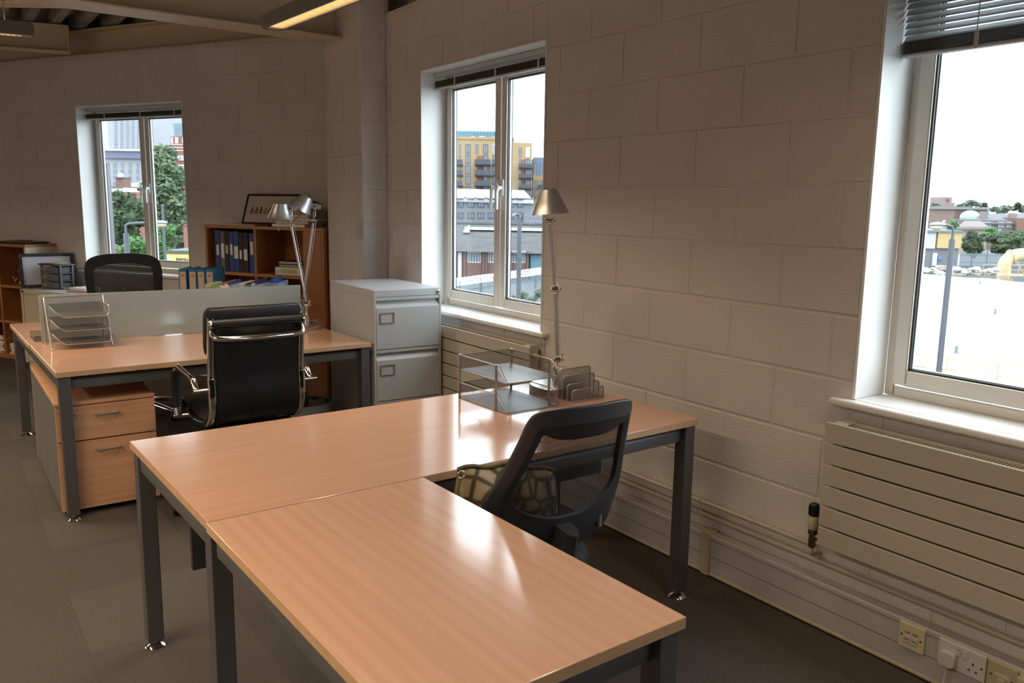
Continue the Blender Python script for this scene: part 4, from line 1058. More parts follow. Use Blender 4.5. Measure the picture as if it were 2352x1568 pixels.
shelf_unit('deep orange wooden bookcase of binders below the framed print', 4.987, 3.83, .33, 1.315, [4.48, 4.01], [.955, .60, .24, .05], end=.155)
shelf_unit('deep orange wooden cube shelf at the left edge of the picture', 8.45, 7.195, .31, 1.08, [7.60, 8.01], [.70, .365, .045], side_mat=M_MAPLE)

cabc = thing('tambour_cupboard', 'low cream steel cupboard behind the far bench at the left window', 'cupboard', bw(7.05, .485), RZ_B)
W = 1.05; D = .47
m = MB(); m.box(0, .012, .05, W, D, .668); m.build('carcass', M_CREAM, cabc, bevel=.002)
m = MB(); m.box(-.004, 0, .668, W + .004, D, .700); m.build('top', [M_CABTOP], cabc, bevel=.002)
m = MB(); m.box(-.005, -.0015, .669, W + .005, .0, .699); m.build('front_edge', M_CREAM, cabc)
for x in (0, W - .028):
    m = MB(); m.box(x, 0, .045, x + .028, .012, .667); m.build('frame_edge', M_CREAM, cabc, bevel=.001)
sl = MB(); sl.box(0, 0, 0, .0235, .006, .60); me = sl.mesh('shutter_slat', M_CREAM, bevel=.0015)
for k in range(41): inst(me, 'shutter_slat', cabc, (.03 + .0242 * k, .006, .06))
m = MB(); m.box(.012, .02, 0, W - .012, D - .02, .05); m.build('plinth', M_CREAM, cabc)
m = MB(); m.box(.004, -.003, .677, .045, -.001, .692); m.build('name_badge', M_BLACK, cabc)

def binder(label, loc, rz, col, w=.062, h=.318, d=.285, spine=None, tilt=0, group=None, hole=True, rado=None):
    t = thing('ring_binder', label, 'binder', loc, rz, group); t.rotation_euler = (0, tilt, rz)   # x across the spine, y depth, front at y = 0
    m = MB(); m.box(0, 0, 0, .003, d, h); m.box(w - .003, 0, 0, w, d, h); m.box(.003, 0, 0, w - .003, .003, h); m.build('cover', col, t, bevel=.001)
    m = MB(); m.box(.006, .012, .004, w - .006, d - .012, h - .012); m.build('papers', M_PAPER, t)
    if spine:
        mt, z0, z1, f = spine; m = MB(); m.box(w * (.5 - f / 2), -.0012, z0, w * (.5 + f / 2), 0, z1); m.build('spine_label', mt, t)
    if hole:
        m = MB(); m.lathe([(.009, 0), (.011, .0015), (.009, .0018), (.0075, .0004), (0, .0004)], (w / 2, 0, .075), 16, (0, -1, 0)); m.build('finger_ring', M_STEEL, t, smooth=40)
    return t
# upright binders in the left bay
row = [(4.895, 4.842, M_BLUE, (M_PAPER, .125, .205, .45), .318, 'blue binder with a short white label, leftmost in the bookcase bay'),
       (4.838, 4.797, M_BINDGR, (M_PAPER, .105, .215, .8), .312, 'grey binder with a tall white label, second in the bookcase bay'),
       (4.794, 4.752, M_BINDBK, (M_GREENL, .14, .205, .6), .318, 'black binder with a pale green label in the bookcase bay'),
       (4.749, 4.706, M_BLUE, (M_PAPER, .13, .215, .5), .310, 'blue binder with a torn label left of the stained blue one'),
       (4.703, 4.657, M_BLUE, (M_PAPER, .105, .20, .85), .314, 'blue binder with a wide white label and peeled patch in the bay'),
       (4.654, 4.614, M_BINDBK, (M_PAPER, .105, .17, .5), .306, 'narrow black binder with a small label, right of the blue ones'),
       (4.611, 4.560, M_BINDBK, (M_PAPER, .095, .18, .65), .306, 'wide black binder beside the gap in the bookcase bay'),
       (4.548, 4.497, M_BLUE, (M_PAPER, .14, .24, .5), .302, 'blue binder at the right end of the bookcase bay')]
for uL, uR, mt, lab, h, lb in row:
    binder(lb, bw(uL, .318, .9555), RZ_B, mt, uL - uR, h, .27, lab, hole=False, group='binders in the bookcase bay')
m = MB(); P = [(-.012, .02), (-.006, .04), (-.013, .055), (-.004, .07), (.002, .055), (.010, .075), (.014, .05), (.006, .03), (.009, .012), (-.004, .0)]
# flat white binder, notebooks, plant
t = thing('lying_binder', 'white ring binder lying flat with a green spine label', 'binder', bw(4.30, .318, .9562), RZ_B)
m = MB(); m.box(0, 0, 0, .262, .003, .056); m.box(0, .003, 0, .262, .21, .003); m.box(0, .003, .053, .262, .21, .056); m.build('cover', M_PAPER, t, bevel=.001)
m = MB(); m.box(.006, .01, .004, .255, .205, .045); m.build('papers', M_PAPERY, t)
m = MB(); m.box(.055, -.0012, .012, .21, 0, .046); m.build('spine_label', M_GREENL, t)
m = MB(); m.lathe([(.014, 0), (.016, .0015), (.014, .002), (.0125, .0005), (0, .0005)], (.026, 0, .028), 20, (0, -1, 0)); m.build('finger_ring', M_STEEL, t, smooth=40)
for k, (lb, dx) in enumerate((('lower spiral notebook on the white binder', .0), ('upper spiral notebook with black cover on the white binder', -.006))):
    z = .9555 + .0575 + k * .024
    t = thing('spiral_notebook', lb, 'notebook', bw(4.275 - dx, .30, z), RZ_B)
    m = MB(); m.box(0, 0, 0, .215, .16, .0025); m.box(0, 0, .018, .215, .16, .0205); m.build('cover', M_BINDBK, t)
    m = MB(); m.box(.002, .004, .0026, .212, .158, .0178); m.build('pages', M_PAPERY if k == 0 else M_PAPER, t)
    m = MB()
    for q in range(17): m.tube([(.008 + q * .0123, -.003 + .008 * math.cos(a), .010 + .0105 * math.sin(a)) for a in [2 * PI * w / 8 for w in range(8)]], .0014, 5, closed=True)
    s = m.build('spiral', M_WIREL, t, smooth=60); s['kind'] = 'stuff'
t = thing('house_plant', 'small green leafy plant at the back of the right bookcase bay', 'plant', bw(4.10, .062, .9555), RZ_B)
m = MB(); m.lathe([(.026, 0), (.034, .07), (.036, .075), (.033, .075), (.030, .066), (0, .066)], (0, 0, 0), 20); m.build('pot', M_CREAM, t, smooth=40)
M_LEAF = plain('house plant leaf', (.05, .20, .03), .4)
for q in range(9):
    a = q * 2.4; rr = .03 + .01 * (q % 3); z = .11 + .018 * q; m = MB(); c = Vector((rr * .6 * math.cos(a), -abs(rr * .4 * math.sin(a)), z)); dv = Vector((math.cos(a), .35 * math.sin(a) - .3, .6)).normalized(); sd = dv.cross(Vector((0, 0, 1))).normalized()
    m.add([c, c + dv * .02 + sd * .015, c + dv * .045 + sd * .012, c + dv * .06, c + dv * .045 - sd * .012, c + dv * .02 - sd * .015], [(0, 1, 2, 3), (0, 3, 4, 5)]); m.build('leaf', M_LEAF, t)
m = MB(); m.tube([(0, 0, .06), (.002, 0, .15), (0, .004, .26)], .003, 6); m.build('stem', M_LEAF, t)
# on top of the bookcase
ZT = 1.316
def sheet_stack(name, label, u, off, z, w, d, h, mat, rz=0, cat='paper', cover=None):
    t = thing(name, label, cat, bw(u, off, z), RZ_B + rz)
    m = MB(); m.box(0, 0, 0, w, d, h if not cover else h - .002); m.build('pages', mat, t)
    if cover: m = MB(); m.box(-.001, -.001, h - .002, w + .001, d + .001, h); m.build('cover', cover, t)
    return t
sheet_stack('paper_stack', 'loose white papers on the left of the bookcase top', 4.955, .30, ZT, .25, .21, .009, M_PAPER, .04, cover=M_PAPER)
sheet_stack('paper_stack', 'grey blue covered report beside the loose papers', 4.70, .31, ZT, .21, .17, .008, M_PAPER, -.03, cover=plain('grey blue card', (.20, .22, .30), .6))
sheet_stack('paper_stack', 'black folder lying at the middle of the bookcase top', 4.48, .315, ZT, .12, .17, .010, M_BINDBK, 0, cover=M_BINDBK)
z = ZT
M_MAROON = plain('maroon card', (.10, .012, .02), .5)
for k, (h, mt, cv, lb) in enumerate(((.022, M_PAPER, M_MAROON, 'bottom magazine with a maroon edge in the stack by the pillar'), (.020, M_PAPERY, M_BINDBK, 'second magazine up in the stack by the pillar'),
        (.026, M_PAPERY, M_MAROON, 'third magazine up with a dark red cover by the pillar'), (.024, M_PAPERY, M_BINDBK, 'fourth magazine up in the stack by the pillar'), (.028, M_KRAFT, M_BINDBK, 'top black album of the stack by the pillar'))):
    sheet_stack('magazine', lb, 4.31 - .012 * (k % 3) - .02 * k, .325 - .004 * (k % 2), z, .31 - .01 * k, .195, h, mt, .02 * ((k % 3) - 1), 'magazine', cv); z += h + .0008
t = thing('camera_bag', 'crumpled black bag on top of the stack by the pillar', 'bag', bw(4.06, .20, z), RZ_B)
m = MB(); m.ball((0, 0, .037), .11, .08, .034, 20, 10, lambda d: 1 + .10 * math.sin(9 * d.x + 4 * d.y) * math.cos(7 * d.z)); m.build('body', M_FABRIC, t, smooth=70)
m = MB(); m.tube(bez([(-.09, -.02, .04), (-.04, -.05, .062), (.04, -.04, .072), (.09, .0, .045)], 6), .006, 6, flat=.5); m.build('strap', M_BINDBK, t, smooth=60)

def picture(name, label, bl, br, H, lean, fw, frame_mat, mat_art, parts=None):
    bl, br = Vector(bl), Vector(br); d = br - bl; L = d.length; ang = math.atan2(d.y, d.x)
    t = thing(name, label, 'picture', bl, ang); t.rotation_euler = (-lean, 0, ang)
    m = MB(); frame_ring(m, 0, L, 0, H, fw, -.012, .008); m.build('frame', frame_mat, t, bevel=.0015)
    m = MB(); m.box(fw * .8, -.002, fw * .8, L - fw * .8, .002, H - fw * .8); m.build('print', mat_art, t)
    return t, L
art = plain('cream print paper', (.62, .58, .50), .6)
t, L = picture('framed_print', 'dark framed print with a row of small figures on the bookcase', bw(4.80, .115, ZT + .006), bw(4.22, .112, ZT + .006), .245, R(20), .012, plain('dark brown frame', (.02, .010, .007), .4), art)
rng = random.Random(3)
cols = [plain('print ink %d' % i, c, .7) for i, c in enumerate(((.25, .13, .08), (.40, .10, .05), (.12, .10, .09), (.42, .30, .16), (.16, .20, .10)))]
for k in range(9):
    x = .075 + k * .045; m = MB(); h = .05 + .02 * rng.random(); w = .013 + .006 * rng.random()
    P = [(-w, 0), (w, 0), (w * .9, h * .35), (w * 1.2, h * .55), (w * .5, h * .7), (w * .7, h * .9), (0, h), (-w * .7, h * .9), (-w * .5, h * .7), (-w * 1.1, h * .5), (-w * .8, h * .3)]
    m.prism(P, -.0032, -.002, lambda a, b, c: (x + a, c, .085 + b)); m.build('printed_figure', cols[k % 5], t)
m = MB()
for k in range(12): m.box(.20 + .014 * k, -.0026, .19 + .006 * math.sin(k * 2.2), .208 + .014 * k, -.002, .193 + .006 * math.sin(k * 2.2))
s = m.build('printed_script', cols[2], t); s['kind'] = 'stuff'

# on the left cube shelf
t = thing('black_portfolio', 'flat black portfolio lying on the left cube shelf', 'folder', bw(7.70, .26, 1.081), RZ_B + .03)
m = MB(); m.box(0, 0, 0, .42, .24, .014); m.build('cover', M_BINDBK, t, bevel=.003)
m = MB(); m.box(.0, .002, .0142, .41, .236, .0165); m.build('sleeve', M_GREY2, t)
t = thing('yellow_card', 'ochre card lying on the black portfolio', 'card', bw(7.68, .17, 1.098), RZ_B - .05)
m = MB(); m.box(0, 0, 0, .20, .14, .006); m.build('sheet', plain('ochre card', (.30, .18, .03), .6), t); m = MB(); m.box(.0, -.001, .001, .2, .0, .005); m.build('edge', M_KRAFT, t)
t = thing('dried_ornament', 'small gilded dried flower ornament on the left cube shelf', 'ornament', bw(7.51, .19, .7005))
rng = random.Random(5); mg = plain('gilded pods', (.42, .27, .12), .4, .4); mr = plain('dark red berries', (.16, .03, .02), .4)
for k in range(13):
    a = rng.random() * 6.28; h = .03 + .11 * rng.random(); r = .015 + .03 * rng.random(); p = Vector((r * math.cos(a), r * math.sin(a), h))
    m = MB(); m.ball(p, .012, .012, .016, 8, 6); m.tube([(0, 0, .005), p * .9], .0015, 5); m.build('pod', mg if k % 3 else mr, t, smooth=60)
t = thing('candle_tin', 'small gold rimmed tin candle beside the dried ornament', 'tin', bw(7.405, .21, .7005))
m = MB(); m.lathe([(.032, 0), (.033, .002), (.033, .038), (.034, .040), (.033, .042), (.030, .040), (.030, .030), (0, .030)], (0, 0, 0), 24); m.build('tin', plain('tin gold', (.5, .38, .18), .3, .8), t, smooth=40)
m = MB(); m.lathe([(.0335, .012), (.0337, .030)], (0, 0, 0), 24); m.build('band', M_PAPERY, t, smooth=40)
for j, (u, n, lb) in enumerate(((7.98, 9, 'outer'), (7.575, 5, 'inner'))):
    z = .046
    for k in range(n):
        h = .012 + .006 * ((k * 7 + j) % 3)
        sheet_stack('magazine', '%s in the %s pile at the bottom of the left cube shelf' % (['lowest magazine', 'second magazine', 'third magazine', 'fourth magazine', 'fifth magazine', 'sixth magazine', 'seventh magazine', 'eighth magazine', 'topmost magazine'][k], ['left', 'right'][j]),
                    u - .006 * ((k * 5) % 3), .285 - .008 * (k % 2), z, .30, .22, h, M_PAPER if k % 2 else M_PAPERY, .02 * ((k % 3) - 1), 'magazine', [M_BINDBK, M_PAPER, M_MAROON][k % 3]); z += h + .0006
# on the cupboard
t, L = picture('framed_certificate', 'framed sheet in a dark marbled mount leaning by the cube shelf', bw(7.145, .41, .7005), bw(6.925, .035, .7005), .305, R(7), .026, None or plain('dark marbled frame', (.03, .035, .06), .4, var=.9, vscale=30), plain('bluish white sheet', (.60, .62, .70), .5))
t = thing('drawer_tower', 'smoky plastic three drawer tower on the cream cupboard', 'drawers', bw(6.985, .325, .7005), RZ_B + .08)
def smoke():
    m, n, l, b = new_mat('smoky clear plastic'); b.inputs['Base Color'].default_value = (.16, .17, .19, 1); b.inputs['Roughness'].default_value = .15; b.inputs['Alpha'].default_value = .62; return m
M_SMOKE = smoke(); M_SMOKEF = plain('smoky grey plastic', (.13, .135, .15), .25)
w, d, H = .235, .145, .218
m = MB()
for x in (0, w - .012):
    for y in (0, d - .02): m.box(x, y, 0, x + .012, y + .02, H - .01)
for z in (.0, .068, .136): m.box(0, 0, z, w, d, z + .005)
m.box(.0, d - .004, 0, w, d, H - .01); m.build('frame', M_SMOKEF, t, bevel=.001)
m = MB(); m.box(-.012, -.014, H - .010, w + .012, d + .01, H); m.build('lid', M_SMOKEF, t, bevel=.003)
for k in range(3):
    z = .008 + .068 * k
    m = MB(); m.box(.014, -.016, z, w - .014, -.012, z + .055); m.box(.016, -.012, z, .019, d - .01, z + .05); m.box(w - .019, -.012, z, w - .016, d - .01, z + .05); m.box(.019, -.012, z, w - .019, d - .01, z + .003)
    dr = m.build('drawer', M_SMOKE, t)
    m = MB(); m.box(.05, -.0175, z + .020, .085, -.0160, z + .042); m.build('drawer_label', plain('amber label', (.34, .22, .08), .5) if k == 0 else bpy.data.materials['amber label'], dr)
    m = MB(); m.box(.09, -.026, z + .01, .145, -.016, z + .016); m.build('drawer_pull', M_SMOKEF, dr)
t = thing('open_folder', 'black and yellow folder lying on the drawer tower', 'folder', bw(6.992, .345, .7005 + .2187), RZ_B + .08)
m = MB(); m.box(0, 0, 0, .20, .17, .005); m.build('cover', M_BINDBK, t); m = MB(); m.box(.05, .05, .0052, .21, .17, .0075); m.build('yellow_sheet', plain('yellow sheet', (.55, .45, .12), .6), t)
t = thing('plate', 'white patterned plate on the cream cupboard', 'plate', bw(6.86, .16, .7005) + BT * -.15 + BN * -.06)
m = MB(); m.lathe([(.045, 0), (.05, .002), (.082, .010), (.084, .012), (.05, .005), (0, .004)], (0, 0, 0), 32); m.build('plate_body', M_PAPER, t, smooth=50)
m = MB(); m.lathe([(.052, .0062), (.064, .0086)], (0, 0, 0), 24); m.build('painted_band', plain('faded red motif', (.5, .2, .2), .5), t)
for k, (lb, h, mt) in enumerate((('lower bundle of pinkish papers on the cream cupboard', .016, plain('pinkish paper', (.5, .42, .44), .7)), ('upper bundle of curling white papers on the cream cupboard', .020, M_PAPER))):
    sheet_stack('paper_stack', lb, 6.56 - .02 * k, .40 - .02 * k, .7005 + .0165 * k, .20, .16, h, mt, .1 - .12 * k, cover=mt)

# on the back half of the bench, seen above the screen
bp = dw(1.47, 5.955, DT + .0005)
lab = M_KRAFT; M_TAN = plain('tan card spine', (.42, .34, .25), .6)
names = ['leftmost', 'second', 'third', 'fourth']
wdir = (at(480, 640, 5.62) - at(412, 640, 5.62)); wdir.z = 0; wang = math.atan2(wdir.y, wdir.x)
p0 = at(412, 640, 5.62); p0.z = DT + .0005
for k in range(4):
    o = p0 + wdir.normalized() * (.0585 * k + (.004 if k else -.004))
    t = binder('%s of the teal lever arch files with tan spines standing behind the screen' % names[k], o, wang + .06, M_TEALB, .054, .318, .27, (M_TAN, .004, .30, .72), group='teal lever arch files')
    m = MB(); m.box(.016, -.0022, .268, .036, -.0012, .282); m.build('red_mark', plain('red label mark', (.55, .08, .05), .6) if k == 0 else bpy.data.materials['red label mark'], t)
def box_file(name, label, uv, d, w, dep_, h, mat, contents, rz=0.0, wall=.0025, cut=0.0):
    p = at(uv[0], uv[1], d); p.z = DT + .0005
    t = thing(name, label, 'file', p, -YAW + rz)
    m = MB(); m.box(0, 0, 0, w, wall, h - cut); m.box(0, dep_ - wall, 0, w, dep_, h); m.box(0, wall, 0, wall, dep_ - wall, h); m.box(w - wall, wall, 0, w, dep_ - wall, h); m.box(wall, wall, 0, w - wall, dep_ - wall, wall); m.build('box', mat, t)
    x = wall + .002
    for (cw, ch, cm) in contents:
        m = MB(); m.box(x, .008, .004, x + cw, dep_ - .01, ch); m.build('document', cm, t); x += cw + .001
    return t
def clear_plastic():
    m, n, l, b = new_mat('clear bluish plastic'); b.inputs['Base Color'].default_value = (.42, .50, .66, 1); b.inputs['Roughness'].default_value = .2; b.inputs['Alpha'].default_value = .38; return m
M_CLEAR = clear_plastic()
M_YEL = plain('yellow paper', (.62, .55, .10), .7); M_ORG = plain('orange divider', (.75, .22, .04), .6); M_RED = plain('red divider', (.55, .04, .03), .6)
box_file('magazine_file', 'kraft cardboard magazine file with a white stripe behind the screen', (470, 690), 5.165, .092, .24, .245, M_KRAFT, [(.03, .262, M_GREENL), (.03, .24, M_PAPER)])
t = [o for o in COL.objects if o.name.startswith('magazine_file')][-1]
m = MB(); m.box(.0, -.001, .195, .092, .0, .222); m.build('white_stripe', M_PAPER, t)
box_file('magazine_file', 'blue edged file of papers with coloured dividers behind the screen', (507, 690), 5.17, .058, .24, .255, M_PAPER, [(.008, .26, M_YEL), (.006, .272, M_RED), (.006, .275, M_ORG), (.02, .265, M_PAPER), (.008, .278, M_BLUE)])
box_file('document_box', 'clear plastic document box of papers left of centre behind the screen', (530, 690), 5.175, .121, .24, .262, M_CLEAR, [(.03, .25, M_PAPER), (.02, .22, M_YEL), (.03, .27, M_PAPERY), (.02, .265, M_BINDBK)])
box_file('document_box', 'clear plastic document box with a navy folder behind the screen', (577, 690), 5.18, .083, .24, .268, M_CLEAR, [(.02, .27, M_PAPER), (.014, .290, plain('navy folder', (.02, .02, .12), .5)), (.03, .262, M_PAPER)])
box_file('document_box', 'clear plastic document box with a bright blue folder at the right behind the screen', (609, 690), 5.185, .084, .24, .275, M_CLEAR, [(.03, .24, M_PAPER), (.014, .30, M_BLUE), (.02, .25, M_PAPER)])

# ------------------------------------------------------------------ the town outside
GZ = -6.0
m = MB(); m.add([(3.4, -60, GZ), (420, -120, GZ), (420, 420, GZ), (-160, 420, GZ), (-160, 60, GZ), (3.4, 8, GZ)], [(0, 1, 2, 3, 4, 5)])
o = m.build('ground', plain('pale asphalt', (.065, .07, .068), .85, var=.15, world=True, vscale=.4)); o['kind'] = 'structure'
def hz(c, k=.25): return tuple(.53 * (x * (1 - k) + y * k) for x, y in zip(c, (.30, .33, .36)))  # paints distance haze into the outside colours and darkens them all
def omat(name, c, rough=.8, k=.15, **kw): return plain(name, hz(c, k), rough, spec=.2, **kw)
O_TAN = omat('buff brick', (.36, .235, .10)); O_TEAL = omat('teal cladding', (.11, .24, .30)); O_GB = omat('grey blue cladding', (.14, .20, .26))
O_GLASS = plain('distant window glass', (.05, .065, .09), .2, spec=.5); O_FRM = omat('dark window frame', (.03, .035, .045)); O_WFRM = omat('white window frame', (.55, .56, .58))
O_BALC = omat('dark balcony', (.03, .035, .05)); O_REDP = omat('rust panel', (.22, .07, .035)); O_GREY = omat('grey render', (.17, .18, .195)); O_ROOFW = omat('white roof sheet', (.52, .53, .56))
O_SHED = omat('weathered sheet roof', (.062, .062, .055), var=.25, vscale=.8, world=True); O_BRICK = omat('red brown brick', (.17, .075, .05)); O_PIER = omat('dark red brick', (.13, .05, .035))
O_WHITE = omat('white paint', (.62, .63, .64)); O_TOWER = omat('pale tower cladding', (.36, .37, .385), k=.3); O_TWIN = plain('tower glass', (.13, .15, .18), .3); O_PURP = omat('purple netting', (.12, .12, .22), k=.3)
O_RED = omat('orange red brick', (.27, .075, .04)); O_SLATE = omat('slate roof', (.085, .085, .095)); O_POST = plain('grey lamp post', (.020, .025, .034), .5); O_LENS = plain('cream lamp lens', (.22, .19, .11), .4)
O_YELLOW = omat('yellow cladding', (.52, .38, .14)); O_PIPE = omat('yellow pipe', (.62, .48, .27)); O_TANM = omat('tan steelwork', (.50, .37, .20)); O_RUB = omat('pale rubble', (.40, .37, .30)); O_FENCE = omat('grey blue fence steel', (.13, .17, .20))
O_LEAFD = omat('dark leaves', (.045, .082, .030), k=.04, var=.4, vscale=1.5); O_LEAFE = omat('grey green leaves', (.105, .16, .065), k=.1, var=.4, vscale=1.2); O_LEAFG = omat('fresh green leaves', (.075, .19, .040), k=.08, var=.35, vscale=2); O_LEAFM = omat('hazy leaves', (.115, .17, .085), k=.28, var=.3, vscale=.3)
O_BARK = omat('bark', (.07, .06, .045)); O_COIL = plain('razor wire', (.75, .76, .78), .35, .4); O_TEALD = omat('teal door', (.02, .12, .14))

class Fac:
    """a front facing the office at depth d; q(u, v) gives local (x, z)"""
    def __init__(s, name, label, cat, u0, v0, d, group=None):
        s.o = at(u0, v0, d); s.d = d; s.t = thing(name, label, cat, s.o, -YAW, group)
    def q(s, u, v, dy=0):
        r = at(u, v, s.d + dy) - s.o; return r.dot(RH), r.z
    def box(s, name, u0, v0, u1, v1, y0, y1, mat, parent=None, floor=False, dy=0):
        x0, z0 = s.q(u0, max(v0, v1), dy); x1, z1 = s.q(u1, min(v0, v1), dy)
        if floor: z0 = GZ - s.o.z
        m = MB(); m.box(x0, y0, z0, x1, y1, z1); return m.build(name, mat, parent or s.t)
    def win(s, u0, v0, u1, v1, frame=None, bars=1, y=0.0, name='window'):
        x0, z0 = s.q(u0, max(v0, v1)); x1, z1 = s.q(u1, min(v0, v1)); w = x1 - x0; f = min(.09, w * .12)
        m = MB(); frame_ring(m, x0, x1, z0, z1, f, y - .06, y + .05)
        for k in range(1, bars + 1): xx = x0 + w * k / (bars + 1); m.box(xx - f * .4, y - .05, z0 + f, xx + f * .4, y + .05, z1 - f)
        o = m.build(name, frame or O_FRM, s.t)
        m = MB(); m.box(x0 + f, y - .02, z0 + f, x1 - f, y + .06, z1 - f); m.build('pane', O_GLASS, o); return o
W2P = lambda a, b: (1020 + a / 2.704, 140 + b / 2.704)
WBP = lambda a, b: (160 + a / 3.563, 220 + b / 3.563)
W3P = lambda a, b: (2040 + a / 3.016, 430 + b / 3.016)

# --- behind the window by the cabinet: buff apartment block
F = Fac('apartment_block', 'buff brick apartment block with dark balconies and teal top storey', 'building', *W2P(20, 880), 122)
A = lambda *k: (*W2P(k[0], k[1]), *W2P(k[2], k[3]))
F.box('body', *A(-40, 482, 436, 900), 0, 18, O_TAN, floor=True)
F.box('body_right', *A(415, 508, 548, 900), -.2, 15, O_TAN, floor=True)
F.box('top_storey', *A(-20, 432, 380, 484), 1.2, 16, O_TEAL)
F.box('parapet', *A(-40, 474, 437, 483), -.15, .2, O_TAN)
for k in range(12):
    a = 98 + 21 * k; F.box('cladding_seam', *A(a, 434, a + 2.0, 482), 1.1, 1.2, O_GB)
for a0, a1, bars in ((163, 188, 1), (215, 253, 2), (293, 309, 0)): F.win(*A(a0, 463, a1, 489), frame=O_WFRM, bars=bars, y=1.15)
rows = ((517, 575), (583, 637), (647, 702), (712, 767), (777, 830), (840, 890))
for i, (b0, b1) in enumerate(rows):
    for a0, a1, bars in ((95, 103, 0), (133, 165, 1), (196, 212, 0), (242, 273, 1), (302, 331, 1), (360, 390, 1)):
        if i and a0 == 196: F.box('rust_panel', *A(203, b0 + 4, 240, b1), -.08, .05, O_REDP); continue
        F.win(*A(a0, b0, a1, b1), frame=O_WFRM if (a0 == 302 and i == 0) else None, bars=bars)
    if i:
        for a0, a1 in ((192, 291), (300, 345), (80, 119)):
            bx = F.box('balcony', *A(a0, b1 - 22, a1, b1 + 14), -1.5, -1.4, O_BALC); F.box('balcony_floor', *A(a0, b1 + 8, a1, b1 + 14), -1.5, 0, O_BALC)
F.win(*A(465, 540, 480, 596), bars=0, y=-.2); F.box('roof_opening', *A(506, 537, 534, 599), -.3, -.1, O_WHITE)
for i, (b0, b1) in enumerate(((608, 668), (672, 732), (736, 795), (800, 858))):
    F.box('rust_panel', *A(478, b0 + 4, 503, b1 - 14), -.28, -.1, O_REDP); F.win(*A(503, b0 + 2, 533, b1 - 4), bars=1, y=-.2); F.win(*A(465, b0 + 2, 478, b1 - 4), bars=0, y=-.2)
    F.box('balcony', *A(462, b1 - 26, 553, b1), -1.7, -1.6, O_BALC); F.box('balcony_floor', *A(462, b1 - 5, 553, b1), -1.7, -.2, O_BALC)
F = Fac('apartment_wing', 'grey blue clad wing with buff lower floors right of the balconies', 'building', *W2P(552, 880), 130)
F.box('body', *A(550, 712, 680, 900), 0, 14, O_TAN, floor=True); F.box('upper_body', *A(551, 598, 680, 714), .3, 14, O_GB)
for a0 in (560, 596, 634): F.win(*A(a0, 632, a0 + 15, 712), bars=0, y=.3)
for b0 in (742, 800):
    for a0 in (563, 600): F.win(*A(a0, b0, a0 + 24, b0 + 50), bars=1)
    F.box('balcony', *A(582, b0 + 28, 640, b0 + 55), -1.3, -1.2, O_BALC)
# --- grey office with white sloping roof
F = Fac('grey_office', 'pale grey building with a white sloping roof and two rows of windows', 'building', *W2P(60, 1015), 106)
F.box('body', *A(-40, 850, 556, 1015), 0, 14, O_GREY, floor=True)
P = [(*W2P(-40, 853), 0), (*W2P(556, 868), 0), (*W2P(497, 803), 9), (*W2P(-40, 791), 9)]
pts = []
for u, v, dy in P: r = at(u, v, F.d + dy) - F.o; pts.append((r.dot(RH), dy - .4 * (dy == 0), r.z))
lo = [(x, y, z - .35) for x, y, z in pts]
m = MB(); m.hexa(lo + pts); m.build('roof', O_ROOFW, F.t)
x = F.q(*W2P(-40, 853))[0]
for a0, a1 in ((60, 84), (92, 121), (146, 187), (207, 248), (272, 313), (340, 372), (400, 434), (455, 491)):
    F.win(*A(a0, 850, a1, 910), bars=1); F.box('window_hood', *A(a0 - 3, 846, a1 + 3, 853), -.9, .1, O_ROOFW)
    F.win(*A(a0, 941, a1, 979), bars=1)
F.box('side_wing', *A(490, 958, 700, 1030), -4, 4, O_GREY, floor=True); 
for k in range(6): F.win(*A(492 + 20 * k, 990, 508 + 20 * k, 1020), frame=O_WFRM, bars=0, y=-4.0)
# --- brick shed
F = Fac('brick_shed', 'low brick shed with a grey corrugated roof behind the fence', 'building', *W2P(40, 1345), 84)
F.box('body', *A(-60, 1182, 520, 1345), 0, 12, O_BRICK, floor=True); F.box('body_right', *A(515, 1192, 690, 1345), .4, 12, O_TEALD, floor=True)
e0, e1 = at(*W2P(-60, 1178), F.d - .8) - F.o, at(*W2P(690, 1200), F.d - .8) - F.o
g0, g1 = at(*W2P(-60, 1010), F.d + 15) - F.o, at(*W2P(690, 1022), F.d + 15) - F.o
def shp(s_, t_, lift): a_ = e0.lerp(e1, s_); b_ = g0.lerp(g1, s_); p = a_.lerp(b_, t_); return (p.dot(RH), p.dot(FH), p.z + lift)
m = MB(); N = 320
m.grid(lambda u, v: shp(u, v, .035 * math.sin(u * N * 2.1) + .02 * v), N, 1); m.build('roof', O_SHED, F.t, fix=False)
m = MB(); m.grid(lambda u, v: shp(.25 + .75 * u, .70 + .10 * v - .0 * u, .22 + .1 * math.sin(v * 3.1)), 10, 3); m.build('roof_light_strip', O_ROOFW, F.t, fix=False)
m = MB(); m.grid(lambda u, v: shp(.24 + .05 * u, .58 + .24 * v * u + .06 * v, .25), 2, 2); m.build('roof_light_end', O_WHITE, F.t, fix=False)
m = MB(); m.tube([shp(k / 10, 1, .1) for k in range(11)], .22, 6); m.build('ridge', O_SHED, F.t)
for a in (60, 120, 238, 254, 408, 511): F.box('brick_pier', *A(a, 1180, a + 15, 1345), -.35, .1, O_PIER, floor=True)
for a0, a1 in ((145, 229), (272, 352), (421, 506)):
    F.win(*A(a0, 1188, a1, 1252), frame=O_WFRM, bars=4); F.box('lintel', *A(a0 - 4, 1181, a1 + 4, 1189), -.12, .05, O_WHITE)
F.box('white_door', *A(86, 1187, 110, 1345), -.2, .1, O_WHITE, floor=True)
F.box('teal_door', *A(535, 1206, 640, 1345), .1, .5, O_TEAL, floor=True)
